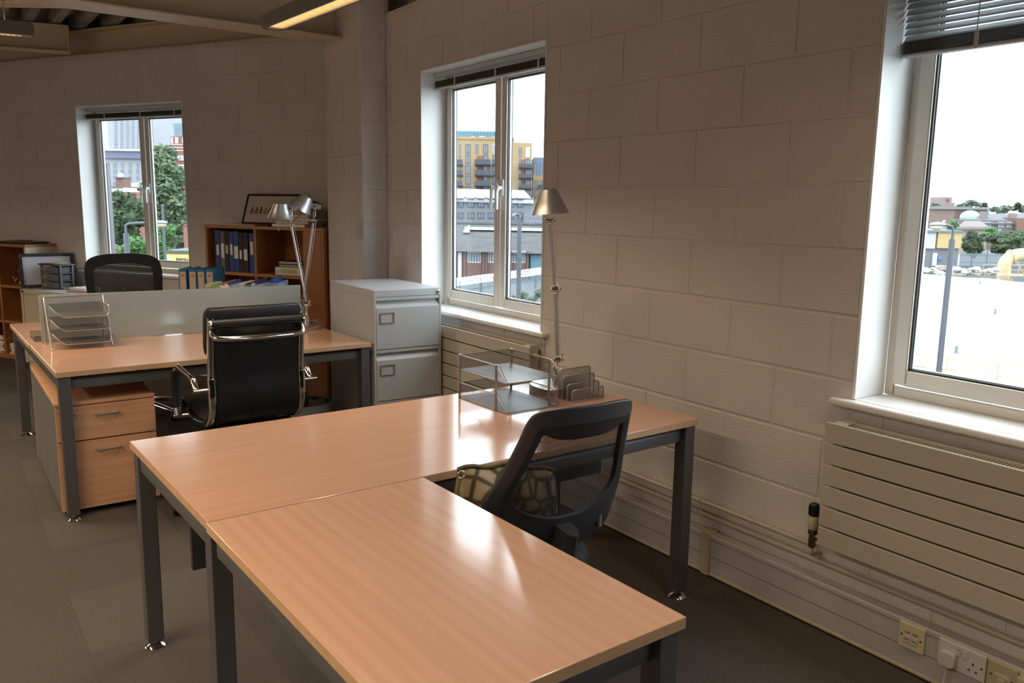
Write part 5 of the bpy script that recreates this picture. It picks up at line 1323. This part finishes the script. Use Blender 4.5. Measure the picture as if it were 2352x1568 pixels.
# --- fence with razor wire
p, q_ = at(*W2P(-40, 1402), 52), at(*W2P(690, 1272), 66); p.z = q_.z = GZ
d = q_ - p; Lf = d.length
t = thing('palisade_fence', 'grey steel fence topped with a bright coil of razor wire', 'fence', p, math.atan2(d.y, d.x))
fp = MB(); fp.box(-.03, -.015, .1, .03, .015, 2.2); me = fp.mesh('pale', O_FENCE)
k = 0
while k * .17 < Lf: inst(me, 'pale', t, (.17 * k, 0, 0)); k += 1
pm = MB(); pm.box(-.05, .02, 0, .05, .12, 2.45); me = pm.mesh('post', O_FENCE)
k = 0
while k * 2.6 < Lf: inst(me, 'post', t, (2.6 * k, 0, 0)); k += 1
for z in (.5, 1.8):
    m = MB(); m.box(0, .015, z, Lf, .05, z + .06); m.build('rail', O_FENCE, t)
m = MB(); n = int(Lf / .012); m.tube([(k * .012, .26 * math.cos(k * .42) + .04 * math.sin(k * 1.9), 2.45 + .24 * math.sin(k * .42) + .05 * math.sin(k * 2.3)) for k in range(n)], .012, 4, caps=False); m.build('razor_wire', O_COIL, t, fix=False)

def street_lamp(label, u, v_top, v_arm, u_head, d, thick=.09, hl=17):
    top = at(u, v_top, d); base = Vector((top.x, top.y, GZ)); H = top.z - GZ
    t = thing('street_lamp', label, 'street lamp', base, -YAW)
    arm = at(u, v_arm, d); hz_ = arm.z - GZ; hx = (at(u_head, v_arm, d) - arm).dot(RH)
    m = MB(); m.tube([(0, 0, 0), (0, 0, H - .02)], [thick * 1.15, thick], 10); m.build('post', O_POST, t, smooth=50)
    m = MB(); m.tube(bez([(0, 0, H - .03), (0, 0, H + (hz_ - H) * .6), (hx * .08, 0, hz_ - .02), (hx * .25, 0, hz_), (hx * .7, 0, hz_ + .02)], 5), thick * .5, 8); m.build('arm', O_POST, t, smooth=50)
    s = 1 if hx > 0 else -1; L = hl * d / F_PX; q = L / .17
    m = MB(); m.ball((hx, 0, hz_ + .02 * q), L, .10 * q, .055 * q, 16, 8, lambda dd: 1.0 if dd.z > -.2 else .92); m.build('head', plain('grey lamp hood', (.10, .11, .13), .4) if 'grey lamp hood' not in bpy.data.materials else bpy.data.materials['grey lamp hood'], t, smooth=60)
    m = MB(); m.ball((hx + s * L * .1, 0, hz_ - .03 * q), L * .74, .085 * q, .06 * q, 14, 8); m.build('lens', O_LENS, t, smooth=60)
    m = MB(); m.ball((hx - s * L * .7, 0, hz_ + .085 * q), .028 * q, .028 * q, .03 * q, 8, 6); m.build('photocell', O_WHITE, t, smooth=60)
    return t
street_lamp('slender street lamp standing in front of the brick shed', *W2P(469, 1000), W2P(469, 955)[1], W2P(436, 955)[0], 30, .085, hl=6)

def tree(label, uv, d, rx, rz, blobs, mat, n=1600, leaf=.22, trunk=True, ground=GZ, cat='tree', name='tree', squash=.8, inner=.78, seed=1, core=None):
    """uv crown centre pixel, rx / rz half sizes in pixels at depth d"""
    rng = random.Random(seed); c = at(uv[0], uv[1], d); s = d / F_PX; RX, RZ = rx * s, rz * s
    t = thing(name, label, cat, (c.x, c.y, ground), -YAW); hz0 = c.z - ground
    m = MB(); sph = []
    for k in range(blobs):
        a, b, e = rng.uniform(-.62, .62), rng.uniform(-.6, .6), rng.uniform(-.7, .72)
        w = 1 - .45 * abs(e); sph.append((a * RX * w, b * RX * squash * w, hz0 + e * RZ, RX * rng.uniform(.30, .48)))
    for k in range(n):
        x, y, z, r = sph[k % blobs]; th = rng.uniform(0, 6.283); cz = rng.uniform(-1, 1); sn = math.sqrt(1 - cz * cz); rr = r * rng.uniform(.72, 1.12)
        p = Vector((x + rr * sn * math.cos(th), y + rr * sn * math.sin(th), z + rr * cz * .8 * min(1.2, RZ / RX)))
        a = Vector((rng.uniform(-1, 1), rng.uniform(-1, 1), rng.uniform(-.6, .6))).normalized(); b = a.orthogonal().normalized(); l_ = leaf * rng.uniform(.6, 1.3)
        m.add([p - a * l_, p + b * l_ * .55, p + a * l_, p - b * l_ * .55], [(0, 1, 2, 3)])
    f = m.build('foliage', mat, t, fix=False); f['kind'] = 'stuff'
    m = MB()
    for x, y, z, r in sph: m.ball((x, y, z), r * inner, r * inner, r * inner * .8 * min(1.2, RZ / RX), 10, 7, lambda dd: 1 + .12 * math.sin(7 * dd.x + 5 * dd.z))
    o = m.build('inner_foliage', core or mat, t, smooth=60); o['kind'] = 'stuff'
    if trunk:
        m = MB(); m.tube([(0, 0, 0), (RX * .03, 0, hz0 * .5), (0, 0, hz0 + RZ * .3)], [RX * .07, RX * .05, RX * .015], 8)
        for k in range(4):
            x, y, z, r = sph[k]; m.tube([(0, 0, hz0 - RZ * .5), (x * .6, y * .6, z - r * .3), (x, y, z)], [RX * .03, RX * .02, RX * .008], 6)
        m.build('trunk', O_BARK, t, smooth=60)
    return t
# weeds in front of the fence
for k, (a, b) in enumerate(((440, 1500), (500, 1470), (545, 1500), (600, 1440))):
    c = at(*W2P(a, b), 44); tree(['pale scrub bush left of the lamp post foot', 'pale scrub bush right of the lamp post', 'low scrub bush nearer the window edge', 'scrub bush by the far end of the fence'][k], W2P(a, b), 44, 16, 14, 5, O_LEAFM, 350, .12, trunk=False, ground=GZ, cat='bush', name='bush', seed=20 + k)

# --- behind the left window
B = lambda *k: (*WBP(k[0], k[1]), *WBP(k[2], k[3]))
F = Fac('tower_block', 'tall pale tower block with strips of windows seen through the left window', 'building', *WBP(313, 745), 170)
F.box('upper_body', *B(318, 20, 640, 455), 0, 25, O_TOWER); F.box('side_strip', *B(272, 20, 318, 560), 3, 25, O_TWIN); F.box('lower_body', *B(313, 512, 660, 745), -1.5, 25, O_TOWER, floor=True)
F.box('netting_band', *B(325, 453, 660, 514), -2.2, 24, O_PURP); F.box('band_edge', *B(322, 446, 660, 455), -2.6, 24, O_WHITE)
for k in range(24): F.box('balcony_end', *B(306, 150 + 17 * k, 316, 158 + 17 * k), 2.4, 3.2, O_WHITE)
for a0, a1 in ((367, 389), (415, 439), (460, 486), (505, 529), (552, 575)):
    for k in range(16):
        b0 = 452 - 21 * (k + 1); 
        F.win(*B(a0, b0 + 2, a1, b0 + 18), frame=O_TWIN, bars=1, y=-.02)
for b0, b1 in ((548, 592), (600, 640), (652, 690), (700, 738)):
    for a0, a1 in ((340, 352), (385, 413), (450, 471), (512, 534), (575, 596)): F.win(*B(a0, b0, a1, b1), frame=O_TWIN, bars=1, y=-1.52)
m = MB(); p = at(*WBP(282, 558), 12); p2 = at(*WBP(300, 1310), 12)
t = thing('steel_post', 'plain grey post just outside the left window', 'post', (p.x, p.y, GZ), -YAW); H = p.z - GZ
m = MB(); m.box(-.045, -.02, 0, .045, .08, H); m.build('post', plain('grey post paint', (.032, .036, .044), .5), t); m = MB(); m.box(-.05, -.025, H, .05, .085, H + .012); m.build('cap', O_POST, t)
F = Fac('brick_house', 'brick building with white parapet and chimney below the tower', 'building', *WBP(300, 900), 80)
F.box('body', *B(270, 780, 451, 900), 0, 9, O_RED, floor=True); F.box('parapet', *B(266, 748, 452, 783), -.3, 9.2, O_WHITE); F.box('parapet_line', *B(266, 742, 452, 749), -.5, 9.4, O_BRICK)
F.box('chimney', *B(340, 668, 396, 742), 1, 2.6, O_BRICK); F.box('chimney_cap', *B(337, 664, 399, 670), .8, 2.8, O_PIER)
x, z = F.q(*WBP(357, 650)); m = MB(); m.ball((x, 1.5, z), .28, .28, .28, 12, 8); m.build('dome', O_WHITE, F.t, smooth=60)
F = Fac('white_house', 'white gabled house with a slate roof beside the brick building', 'building', *WBP(450, 940), 100)
F.box('body', *B(450, 790, 600, 860), 0, 8, O_WHITE, floor=True); F.box('lower_body', *B(465, 860, 620, 950), -1, 8, O_RED, floor=True)
P = [(*WBP(436, 792), 0), (*WBP(612, 785), 0), (*WBP(600, 698), 7), (*WBP(500, 715), 7)]; pts = []
for u, v, dy in P: r = at(u, v, F.d + dy) - F.o; pts.append((r.dot(RH), dy - .5 * (dy == 0), r.z))
m = MB(); m.hexa([(x, y, z - .3) for x, y, z in pts] + pts); m.build('roof', omat('grey slate', (.16, .17, .19)), F.t)
F.win(*B(478, 788, 512, 818), bars=1); F.win(*B(480, 820, 502, 850), frame=O_WFRM, bars=1); F.win(*B(508, 893, 530, 925), frame=O_WFRM, bars=1, y=-1)
F.box('blue_sign', *B(534, 900, 572, 938), -1.3, -1, omat('blue sign', (.05, .12, .45)))
F = Fac('red_flats', 'red and white banded flats half hidden by the tall tree', 'building', *WBP(672, 820), 125)
F.box('body', *B(640, 480, 1010, 820), 0, 14, O_RED, floor=True)
for k, b0 in enumerate((492, 566, 645, 722)):
    F.box('white_band', *B(640, b0, 1010, b0 + 34), -.25, .1, O_WHITE)
    for a in range(9): F.win(*B(648 + 36 * a, b0 + 3, 672 + 36 * a, b0 + 31), frame=O_WFRM, bars=1, y=-.3)
F = Fac('teal_tower', 'red brick tower with teal upper storeys at the right of the left window', 'building', *WBP(832, 480), 150)
F.box('body', *B(832, 335, 1010, 480), 0, 18, O_RED, floor=True); F.box('teal_storeys', *B(845, 226, 1010, 336), .5, 18, O_TEAL); F.box('teal_top', *B(915, 120, 1010, 228), 2, 18, O_TEAL)
for i in range(6):
    for j in range(3): F.win(*B(850 + 22 * i, 246 + 30 * j, 862 + 22 * i, 268 + 30 * j), frame=O_WFRM, bars=0, y=.45)
for a0 in (835, 866, 878, 925): F.box('white_panel', *B(a0, 340, a0 + 11, 390), -.15, .1, O_WHITE)
for j in range(3): F.box('white_band', *B(832, 398 + 24 * j, 1010, 402 + 24 * j), -.1, .1, O_WHITE)
tree('dark round tree low in the left pane of the left window', WBP(435, 1030), 48, 52, 72, 20, O_LEAFD, 3000, .16, seed=4, core=O_LEAFD)
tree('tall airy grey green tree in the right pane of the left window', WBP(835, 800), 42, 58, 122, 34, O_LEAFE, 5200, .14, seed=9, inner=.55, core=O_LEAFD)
tree('dense dark tree behind the yellow sign', WBP(880, 1120), 46, 36, 55, 12, O_LEAFD, 1800, .15, seed=12)
tree('bright green weeping bush behind the street lamp head', WBP(765, 1220), 34, 38, 46, 12, O_LEAFG, 2600, .075, trunk=False, cat='bush', name='bush', seed=14)
tree('bright green weeping bush left of the street lamp post', WBP(510, 1265), 28, 42, 36, 12, O_LEAFG, 2400, .075, trunk=False, cat='bush', name='bush', seed=15)
tree('pale variegated bush at the foot of the grey post', WBP(370, 1275), 26, 16, 18, 8, omat('pale variegated leaves', (.20, .28, .13)), 1200, .06, trunk=False, cat='bush', name='bush', seed=16)
street_lamp('street lamp with a long cream lens in front of the green bush', WBP(461, 1118)[0], WBP(461, 1118)[1], WBP(461, 1042)[1], WBP(745, 1042)[0], 19, .06, hl=17)
p = at(*WBP(760, 905), 24); t = thing('thin_pole', 'thin grey pole right of the street lamp head', 'pole', (p.x, p.y, GZ), -YAW); H = p.z - GZ
m = MB(); m.tube([(0, 0, 0), (0, 0, H)], [.05, .04], 8); m.build('pole', O_POST, t, smooth=50); m = MB(); m.lathe([(.05, 0), (.055, .03), (0, .06)], (0, 0, H), 8); m.build('cap', O_POST, t)
F = Fac('brick_gatepost', 'slim red brick pier at the edge of the left window view', 'pier', *WBP(938, 1280), 33)
F.box('brick_shaft', *B(940, 1060, 985, 1290), 0, .5, O_RED, floor=True); F.box('cap', *B(937, 1050, 988, 1062), -.05, .55, O_PIER)
F = Fac('shop', 'small shop front with a yellow name board', 'shop', *WBP(780, 1380), 30)
F.box('building', *B(786, 1282, 1130, 1380), .25, 6, omat('shop wall', (.3, .28, .25)), floor=True); F.box('roof_edge', *B(800, 1268, 1130, 1287), -.1, 6, omat('dark roof edge', (.06, .065, .05)))
sg = F.box('sign_board', *B(784, 1290, 1120, 1368), .0, .2, plain('yellow sign', (.46, .34, .08), .5))
F.box('green_edge', *B(784, 1286, 1120, 1291), -.02, .2, omat('dark green', (.03, .08, .03)), parent=sg)
def text3d(name, s, size, parent, loc, mat):
    cu = bpy.data.curves.new(name, 'FONT'); cu.body = s; cu.size = size; cu.extrude = .004; cu.space_character = 1.0; cu.offset = .012
    ob = bpy.data.objects.new(name, cu); COL.objects.link(ob); bpy.context.view_layer.update()
    me = bpy.data.meshes.new_from_object(ob.evaluated_get(bpy.context.evaluated_depsgraph_get())); bpy.data.objects.remove(ob)
    me.materials.clear(); me.materials.append(mat)
    o = bpy.data.objects.new(name, me); COL.objects.link(o); o.parent = parent; o.location = loc; o.rotation_euler = (R(90), 0, 0); return o
x, z = F.q(*WBP(869, 1352)); x2, z2 = F.q(*WBP(869, 1318))
big = text3d('lettering', 'A', (z2 - z) * 1.25, sg, (x, -.012, z), plain('dark brown lettering', (.04, .025, .01), .6))
x3 = x + (z2 - z) * .86
text3d('lettering', 'POLLO', (z2 - z) * .98, sg, (x3, -.012, z), bpy.data.materials['dark brown lettering'])
x, z = F.q(*WBP(806, 1355)); m = MB(); h = (z2 - F.q(*WBP(806, 1360))[1]) * 1.1
m.prism([(-.06, 0), (.06, 0), (.05, h * .4), (.08, h * .6), (.03, h * .7), (.04, h * .9), (0, h), (-.04, h * .9), (-.03, h * .7), (-.08, h * .6), (-.05, h * .4)], -.012, 0, lambda a, b, c: (x + a, c, z + b)); m.build('white_emblem', O_WHITE, sg)

# --- outside the right hand window
C_ = lambda *k: (*W3P(k[0], k[1]), *W3P(k[2], k[3]))
def onz(u, v, z):
    r = RIGHT * ((u - PW / 2) / F_PX) - UP * ((v - PH / 2) / F_PX) + FWD; return EYE + r * ((z - CAM_H) / r.z)
RZf = -3.4
P = [onz(*W3P(-300, 555), RZf), onz(*W3P(2100, 757), RZf), onz(*W3P(2100, 1600), RZf), onz(*W3P(60, 1310), RZf), onz(*W3P(-300, 1250), RZf)]
c = P[0]
t = thing('flat_roofed_building', 'broad flat white roof filling the lower half of the right window', 'building', (P[4].x, P[4].y, GZ)); O = Vector((P[4].x, P[4].y, 0))
n = len(P); m = MB(); m.add([(p.x - O.x, p.y - O.y, RZf - GZ) for p in P] + [(p.x - O.x, p.y - O.y, RZf - GZ - .25) for p in P], [tuple(range(n - 1, -1, -1)), tuple(range(n, 2 * n))] + [(i, (i + 1) % n, n + (i + 1) % n, n + i) for i in range(n)])
m.build('roof_sheet', plain('white roof membrane', (.66, .68, .70), .6, var=.06, world=True, vscale=.5), t)
cc = sum(P, Vector()) / n
m = MB(); Q = [cc + (p - cc) * .985 for p in P]; m.add([(p.x - O.x, p.y - O.y, 0) for p in Q] + [(p.x - O.x, p.y - O.y, RZf - GZ - .25) for p in Q], [(i, (i + 1) % n, n + (i + 1) % n, n + i) for i in range(n)]); m.build('walls', O_GREY, t)
seam = plain('grey roof seam', (.085, .09, .095), .7)
for b in (690, 760, 900, 1010, 1150, 1250):
    p, q_ = onz(*W3P(150, b - 10), RZf + .012), onz(*W3P(1100, b + 55), RZf + .012)
    m = MB(); d = q_ - p; m.bar(p - O - Vector((0, 0, GZ)), q_ - O - Vector((0, 0, GZ)), .05, .02); m.build('roof_seam', seam, t)
for a, b in ((470, 1150), (635, 672), (740, 880)):
    p = onz(*W3P(a, b), RZf) - O; m = MB(); m.lathe([(.14, 0), (.10, .05), (.06, .06), (.06, .22), (.09, .24), (0, .30)], (p.x, p.y, RZf - GZ), 10); m.build('roof_vent', O_FENCE, t, smooth=40)
p, q_ = onz(*W3P(70, 1300), RZf + .02), onz(*W3P(2080, 1582), RZf + .02)
d = q_ - p; t = thing('guard_rail', 'low rusty guard rail on the near edge of the white roof', 'railing', p, math.atan2(d.y, d.x)); Lr = d.length
for z in (.35, .7):
    m = MB(); m.tube([(0, 0, z), (Lr, 0, z)], .022, 6); m.build('rail', O_TANM, t)
k = 0
while k < Lr: m = MB(); m.tube([(k, 0, 0), (k, 0, .7)], .022, 6); m.build('post', O_TANM, t); k += 1.3
street_lamp('street lamp rising in front of the white roof in the right window', *W3P(445, 350), W3P(445, 268)[1], W3P(335, 262)[0], 13, .045, hl=19)
F = Fac('yellow_unit', 'grey and yellow clad unit beyond the white roof', 'building', *W3P(255, 545), 92)
F.box('grey_cladding', *C_(150, 305, 336, 422), 0, 12, O_ROOFW); F.box('yellow_cladding', *C_(335, 306, 510, 421), -.1, 12, O_YELLOW); F.box('base', *C_(150, 421, 500, 560), .3, 12, O_GREY, floor=True); F.box('roof_edge', *C_(150, 299, 512, 308), -.3, 12, O_FENCE)
F.box('white_door', *C_(308, 456, 346, 545), .1, .4, O_WHITE); F.box('blue_sign', *C_(349, 478, 376, 502), .1, .4, omat('blue notice', (.08, .2, .5)))
F = Fac('palisade_fence', 'grey palisade fence across the yard in the right window', 'fence', *W3P(495, 548), 88)
x0, z0 = F.q(*W3P(495, 545)); x1, z1 = F.q(*W3P(1700, 452)); z2 = F.q(*W3P(495, 455))[1]
pl = MB(); pl.box(-.05, -.02, 0, .05, .02, z2 - z0); me = pl.mesh('pale', O_FENCE); k = 0
while x0 + k * .16 < x1: inst(me, 'pale', F.t, (x0 + k * .16, 0, z0)); k += 1
for zz in (.25, .8):
    m = MB(); m.box(x0, .02, z0 + (z2 - z0) * zz, x1, .06, z0 + (z2 - z0) * zz + .08); m.build('rail', O_FENCE, F.t)
m = MB(); m.box(x0 - 2, .1, GZ - F.o.z, x1 + 4, .4, z0); m.build('base_wall', O_GREY, F.t)
rng = random.Random(11)
for k in range(34):
    a = 255 + 15 * k + rng.uniform(-6, 6); b = 575 + rng.uniform(-22, 18) + .03 * k * 15 * .5; p = at(*W3P(a, b), 69.8 + .8 * ((k * 5) % 6)); r = rng.uniform(.18, .34)
    t = thing('rubble_lump', 'broken lump in the long pale heap of rubble beyond the white roof', 'rubble', p, rng.uniform(0, 6), 'rubble heap beyond the roof'); m = MB(); s1, s2 = rng.uniform(2, 5), rng.uniform(2, 5)
    m.ball((0, 0, 0), r * 1.4, r, r * .75, 9, 6, lambda dd: 1 + .22 * math.sin(s1 * dd.x * 2 + s2 * dd.y) * math.cos(s2 * dd.z * 2)); m.build('lump', O_RUB if k % 3 else O_WHITE, t, smooth=30)
z_r = at(*W3P(480, 600), 57).z
m = MB(); a_, b_ = at(*W3P(150, 600), 73), at(*W3P(760, 625), 73); b_.z = a_.z; t = thing('spoil_bank', 'low bank of earth under the rubble beyond the white roof', 'bank', (a_.x, a_.y, GZ)); d = b_ - a_
m.prism([(-2.5, 0), (2.5, 0), (1.2, a_.z - GZ - .35), (-1.2, a_.z - GZ - .35)], 0, 1, lambda x, y, s_: (d.x * s_ + FH.x * x, d.y * s_ + FH.y * x, y)); m.build('earth', omat('stony earth', (.27, .24, .18), var=.3, vscale=2, world=True), t); m = MB(); m.ball((d.x * .5, d.y * .5, a_.z - GZ), 1.4, .9, .35); m.build('stones', O_RUB, t)
# yellow pipe and its gantry
D_ = 79
pp = [at(*W3P(a, b), D_) for a, b in ((800, 640), (802, 575), (812, 525), (850, 485), (905, 468), (980, 466), (1080, 468))]
t = thing('yellow_pipe', 'fat yellow industrial pipe bending over in the right window', 'pipe', (pp[0].x, pp[0].y, GZ)); O = Vector((pp[0].x, pp[0].y, GZ))
m = MB(); pb = pp[0].copy(); pb.z = GZ; m.tube(bez([p - O for p in [pb] + pp], 6), .60, 14); m.build('pipe', O_PIPE, t, smooth=60)
for i in (3, 5):
    dd_ = (pp[i + 1] - pp[i]).normalized(); m = MB(); m.lathe([(.60, -.06), (.76, -.06), (.76, .06), (.60, .06)], pp[i] - O, 16, dd_); m.build('flange', O_PIPE, t, smooth=40)
F = Fac('gantry', 'tan steel gantry with handrails around the yellow pipe', 'gantry', *W3P(650, 620), 76)
x0, z0 = F.q(*W3P(650, 610)); x1, z1 = F.q(*W3P(1080, 596)); zr = F.q(*W3P(650, 533))[1]
m = MB(); m.box(x0, 0, z0 - .05, x1, 1.6, z0 + .06); m.build('platform', O_TANM, F.t)
for zz in (1.0, .55):
    m = MB(); m.tube([(x0, 0, z0 + (zr - z0) * zz), (x1, 0, z0 + (zr - z0) * zz)], .03, 6); m.build('handrail', O_TANM, F.t)
k = x0
while k < x1:
    m = MB(); m.tube([(k, 0, z0), (k, 0, zr)], .03, 6); m.build('handrail_post', O_TANM, F.t); k += 1.1
for k in (x0 + .2, (x0 + x1) / 2, x1 - .3):
    m = MB(); m.box(k - .06, .1, GZ - F.o.z, k + .06, .22, z0 - .05); m.build('leg', O_TANM, F.t)
m = MB(); xs, zs = F.q(*W3P(905, 520)); m.tube([(xs, .2, zs), (F.q(*W3P(975, 660))[0], .2, F.q(*W3P(975, 660))[1])], .05, 6); m.build('stair_stringer', O_TANM, F.t)
tree('dark bushy tree left of the yellow pipe', W3P(590, 390), 104, 28, 30, 12, O_LEAFD, 1500, .3, seed=31)
tree('broad dark tree above the yellow pipe', W3P(850, 390), 106, 52, 30, 18, O_LEAFD, 2200, .3, seed=32)
tree('lighter green tree between the houses and the yard', W3P(700, 320), 118, 20, 14, 8, O_LEAFG, 700, .3, seed=33)
F = Fac('terraced_houses', 'terrace with a long slate roof and white windows near the horizon', 'building', *W3P(600, 330), 165)
F.box('body', *C_(590, 238, 1500, 340), 0, 10, omat('brown house brick', (.12, .08, .06), k=.25), floor=True)
P = [(*W3P(560, 246), 0), (*W3P(1520, 246), 0), (*W3P(1500, 180), 8), (*W3P(640, 182), 8)]; pts = []
for u, v, dy in P: r = at(u, v, F.d + dy) - F.o; pts.append((r.dot(RH), dy - .6 * (dy == 0), r.z))
m = MB(); m.hexa([(x, y, z - .3) for x, y, z in pts] + pts); m.build('roof', O_SLATE, F.t)
F.box('chimney', *C_(726, 168, 756, 228), 3, 5, omat('chimney brick', (.2, .14, .1), k=.3)); F.box('chimney', *C_(930, 180, 960, 230), 3, 5, bpy.data.materials['chimney brick'])
for a0 in (628, 668, 757, 814, 1120, 1190, 1260, 1340): F.win(*C_(a0, 240, a0 + 46, 276), frame=O_WHITE, bars=2, y=-.1); 
for a0 in (690, 760, 880, 930): F.win(*C_(a0, 290, a0 + 22, 312), frame=O_WHITE, bars=1, y=-.1)
F.box('red_gable', *C_(862, 215, 1090, 300), -1.2, 4, omat('red gable brick', (.2, .075, .04), k=.15))
F = Fac('low_roof_house', 'brown tiled house left of the slate terrace', 'building', *W3P(470, 330), 150)
F.box('body', *C_(470, 270, 690, 340), 0, 9, omat('tan house wall', (.3, .24, .17), k=.3), floor=True)
P = [(*W3P(455, 284), 0), (*W3P(700, 282), 0), (*W3P(640, 232), 6), (*W3P(530, 232), 6)]; pts = []
for u, v, dy in P: r = at(u, v, F.d + dy) - F.o; pts.append((r.dot(RH), dy - .5 * (dy == 0), r.z))
m = MB(); m.hexa([(x, y, z - .3) for x, y, z in pts] + pts); m.build('roof', omat('brown roof tiles', (.13, .085, .07), k=.25), F.t)
F = Fac('domed_hall', 'brick hall with a small pale green dome near the horizon', 'building', *W3P(450, 260), 230)
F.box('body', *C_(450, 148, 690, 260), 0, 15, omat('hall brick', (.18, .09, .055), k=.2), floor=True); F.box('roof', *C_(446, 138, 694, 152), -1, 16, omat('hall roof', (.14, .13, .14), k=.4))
x, z = F.q(*W3P(526, 200)); m = MB(); m.ball((x, -3, z - .3), 2.6, 2.2, 1.9, 16, 10); m.build('dome', omat('pale green copper', (.36, .46, .40)), F.t, smooth=60)
F = Fac('brick_tower', 'squat brick tower on the horizon of the right window', 'tower', *W3P(370, 150), 330)
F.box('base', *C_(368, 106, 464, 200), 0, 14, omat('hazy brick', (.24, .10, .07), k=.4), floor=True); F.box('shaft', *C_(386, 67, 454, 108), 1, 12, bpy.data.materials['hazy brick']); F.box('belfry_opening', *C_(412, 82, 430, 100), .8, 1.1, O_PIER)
for k, (a, b, rx, rz, mt, lb) in enumerate(((325, 140, 15, 17, O_LEAFM, 'hazy tree left of the brick tower'), (330, 175, 16, 9, O_LEAFG, 'fresh green tree low on the left of the horizon'), (412, 180, 16, 14, O_LEAFD, 'dark tree in front of the brick tower'), (490, 132, 9, 5, O_LEAFM, 'small tree right of the brick tower'),
        (580, 118, 18, 10, O_LEAFM, 'rounded tree on the horizon above the slate roof'), (666, 124, 8, 7, O_LEAFD, 'small dark tree on the horizon'), (735, 150, 12, 5, O_LEAFM, 'low tree right of the small dark one'), (800, 155, 18, 8, O_LEAFM, 'low wide tree behind the terrace'), (890, 135, 8, 12, O_LEAFD, 'pointed dark tree on the horizon'), (930, 160, 20, 8, O_LEAFM, 'hazy tree at the right end of the horizon'), (660, 165, 16, 8, O_LEAFM, 'hazy tree behind the domed hall'), (450, 270, 14, 16, O_LEAFG, 'green tree above the yellow unit'), (1010, 140, 24, 14, O_LEAFM, 'wide hazy tree beyond the right edge of the picture'), (1130, 150, 26, 12, O_LEAFD, 'dark tree beyond the right edge of the picture'), (1270, 145, 26, 14, O_LEAFM, 'second hazy tree beyond the right edge of the picture'))):
    tree(lb, W3P(a, b), 248 + 9 * (k % 6) if b < 200 else 120, rx, rz, 7, mt, 420, .8 if b < 200 else .35, seed=50 + k, squash=.6, inner=.85)
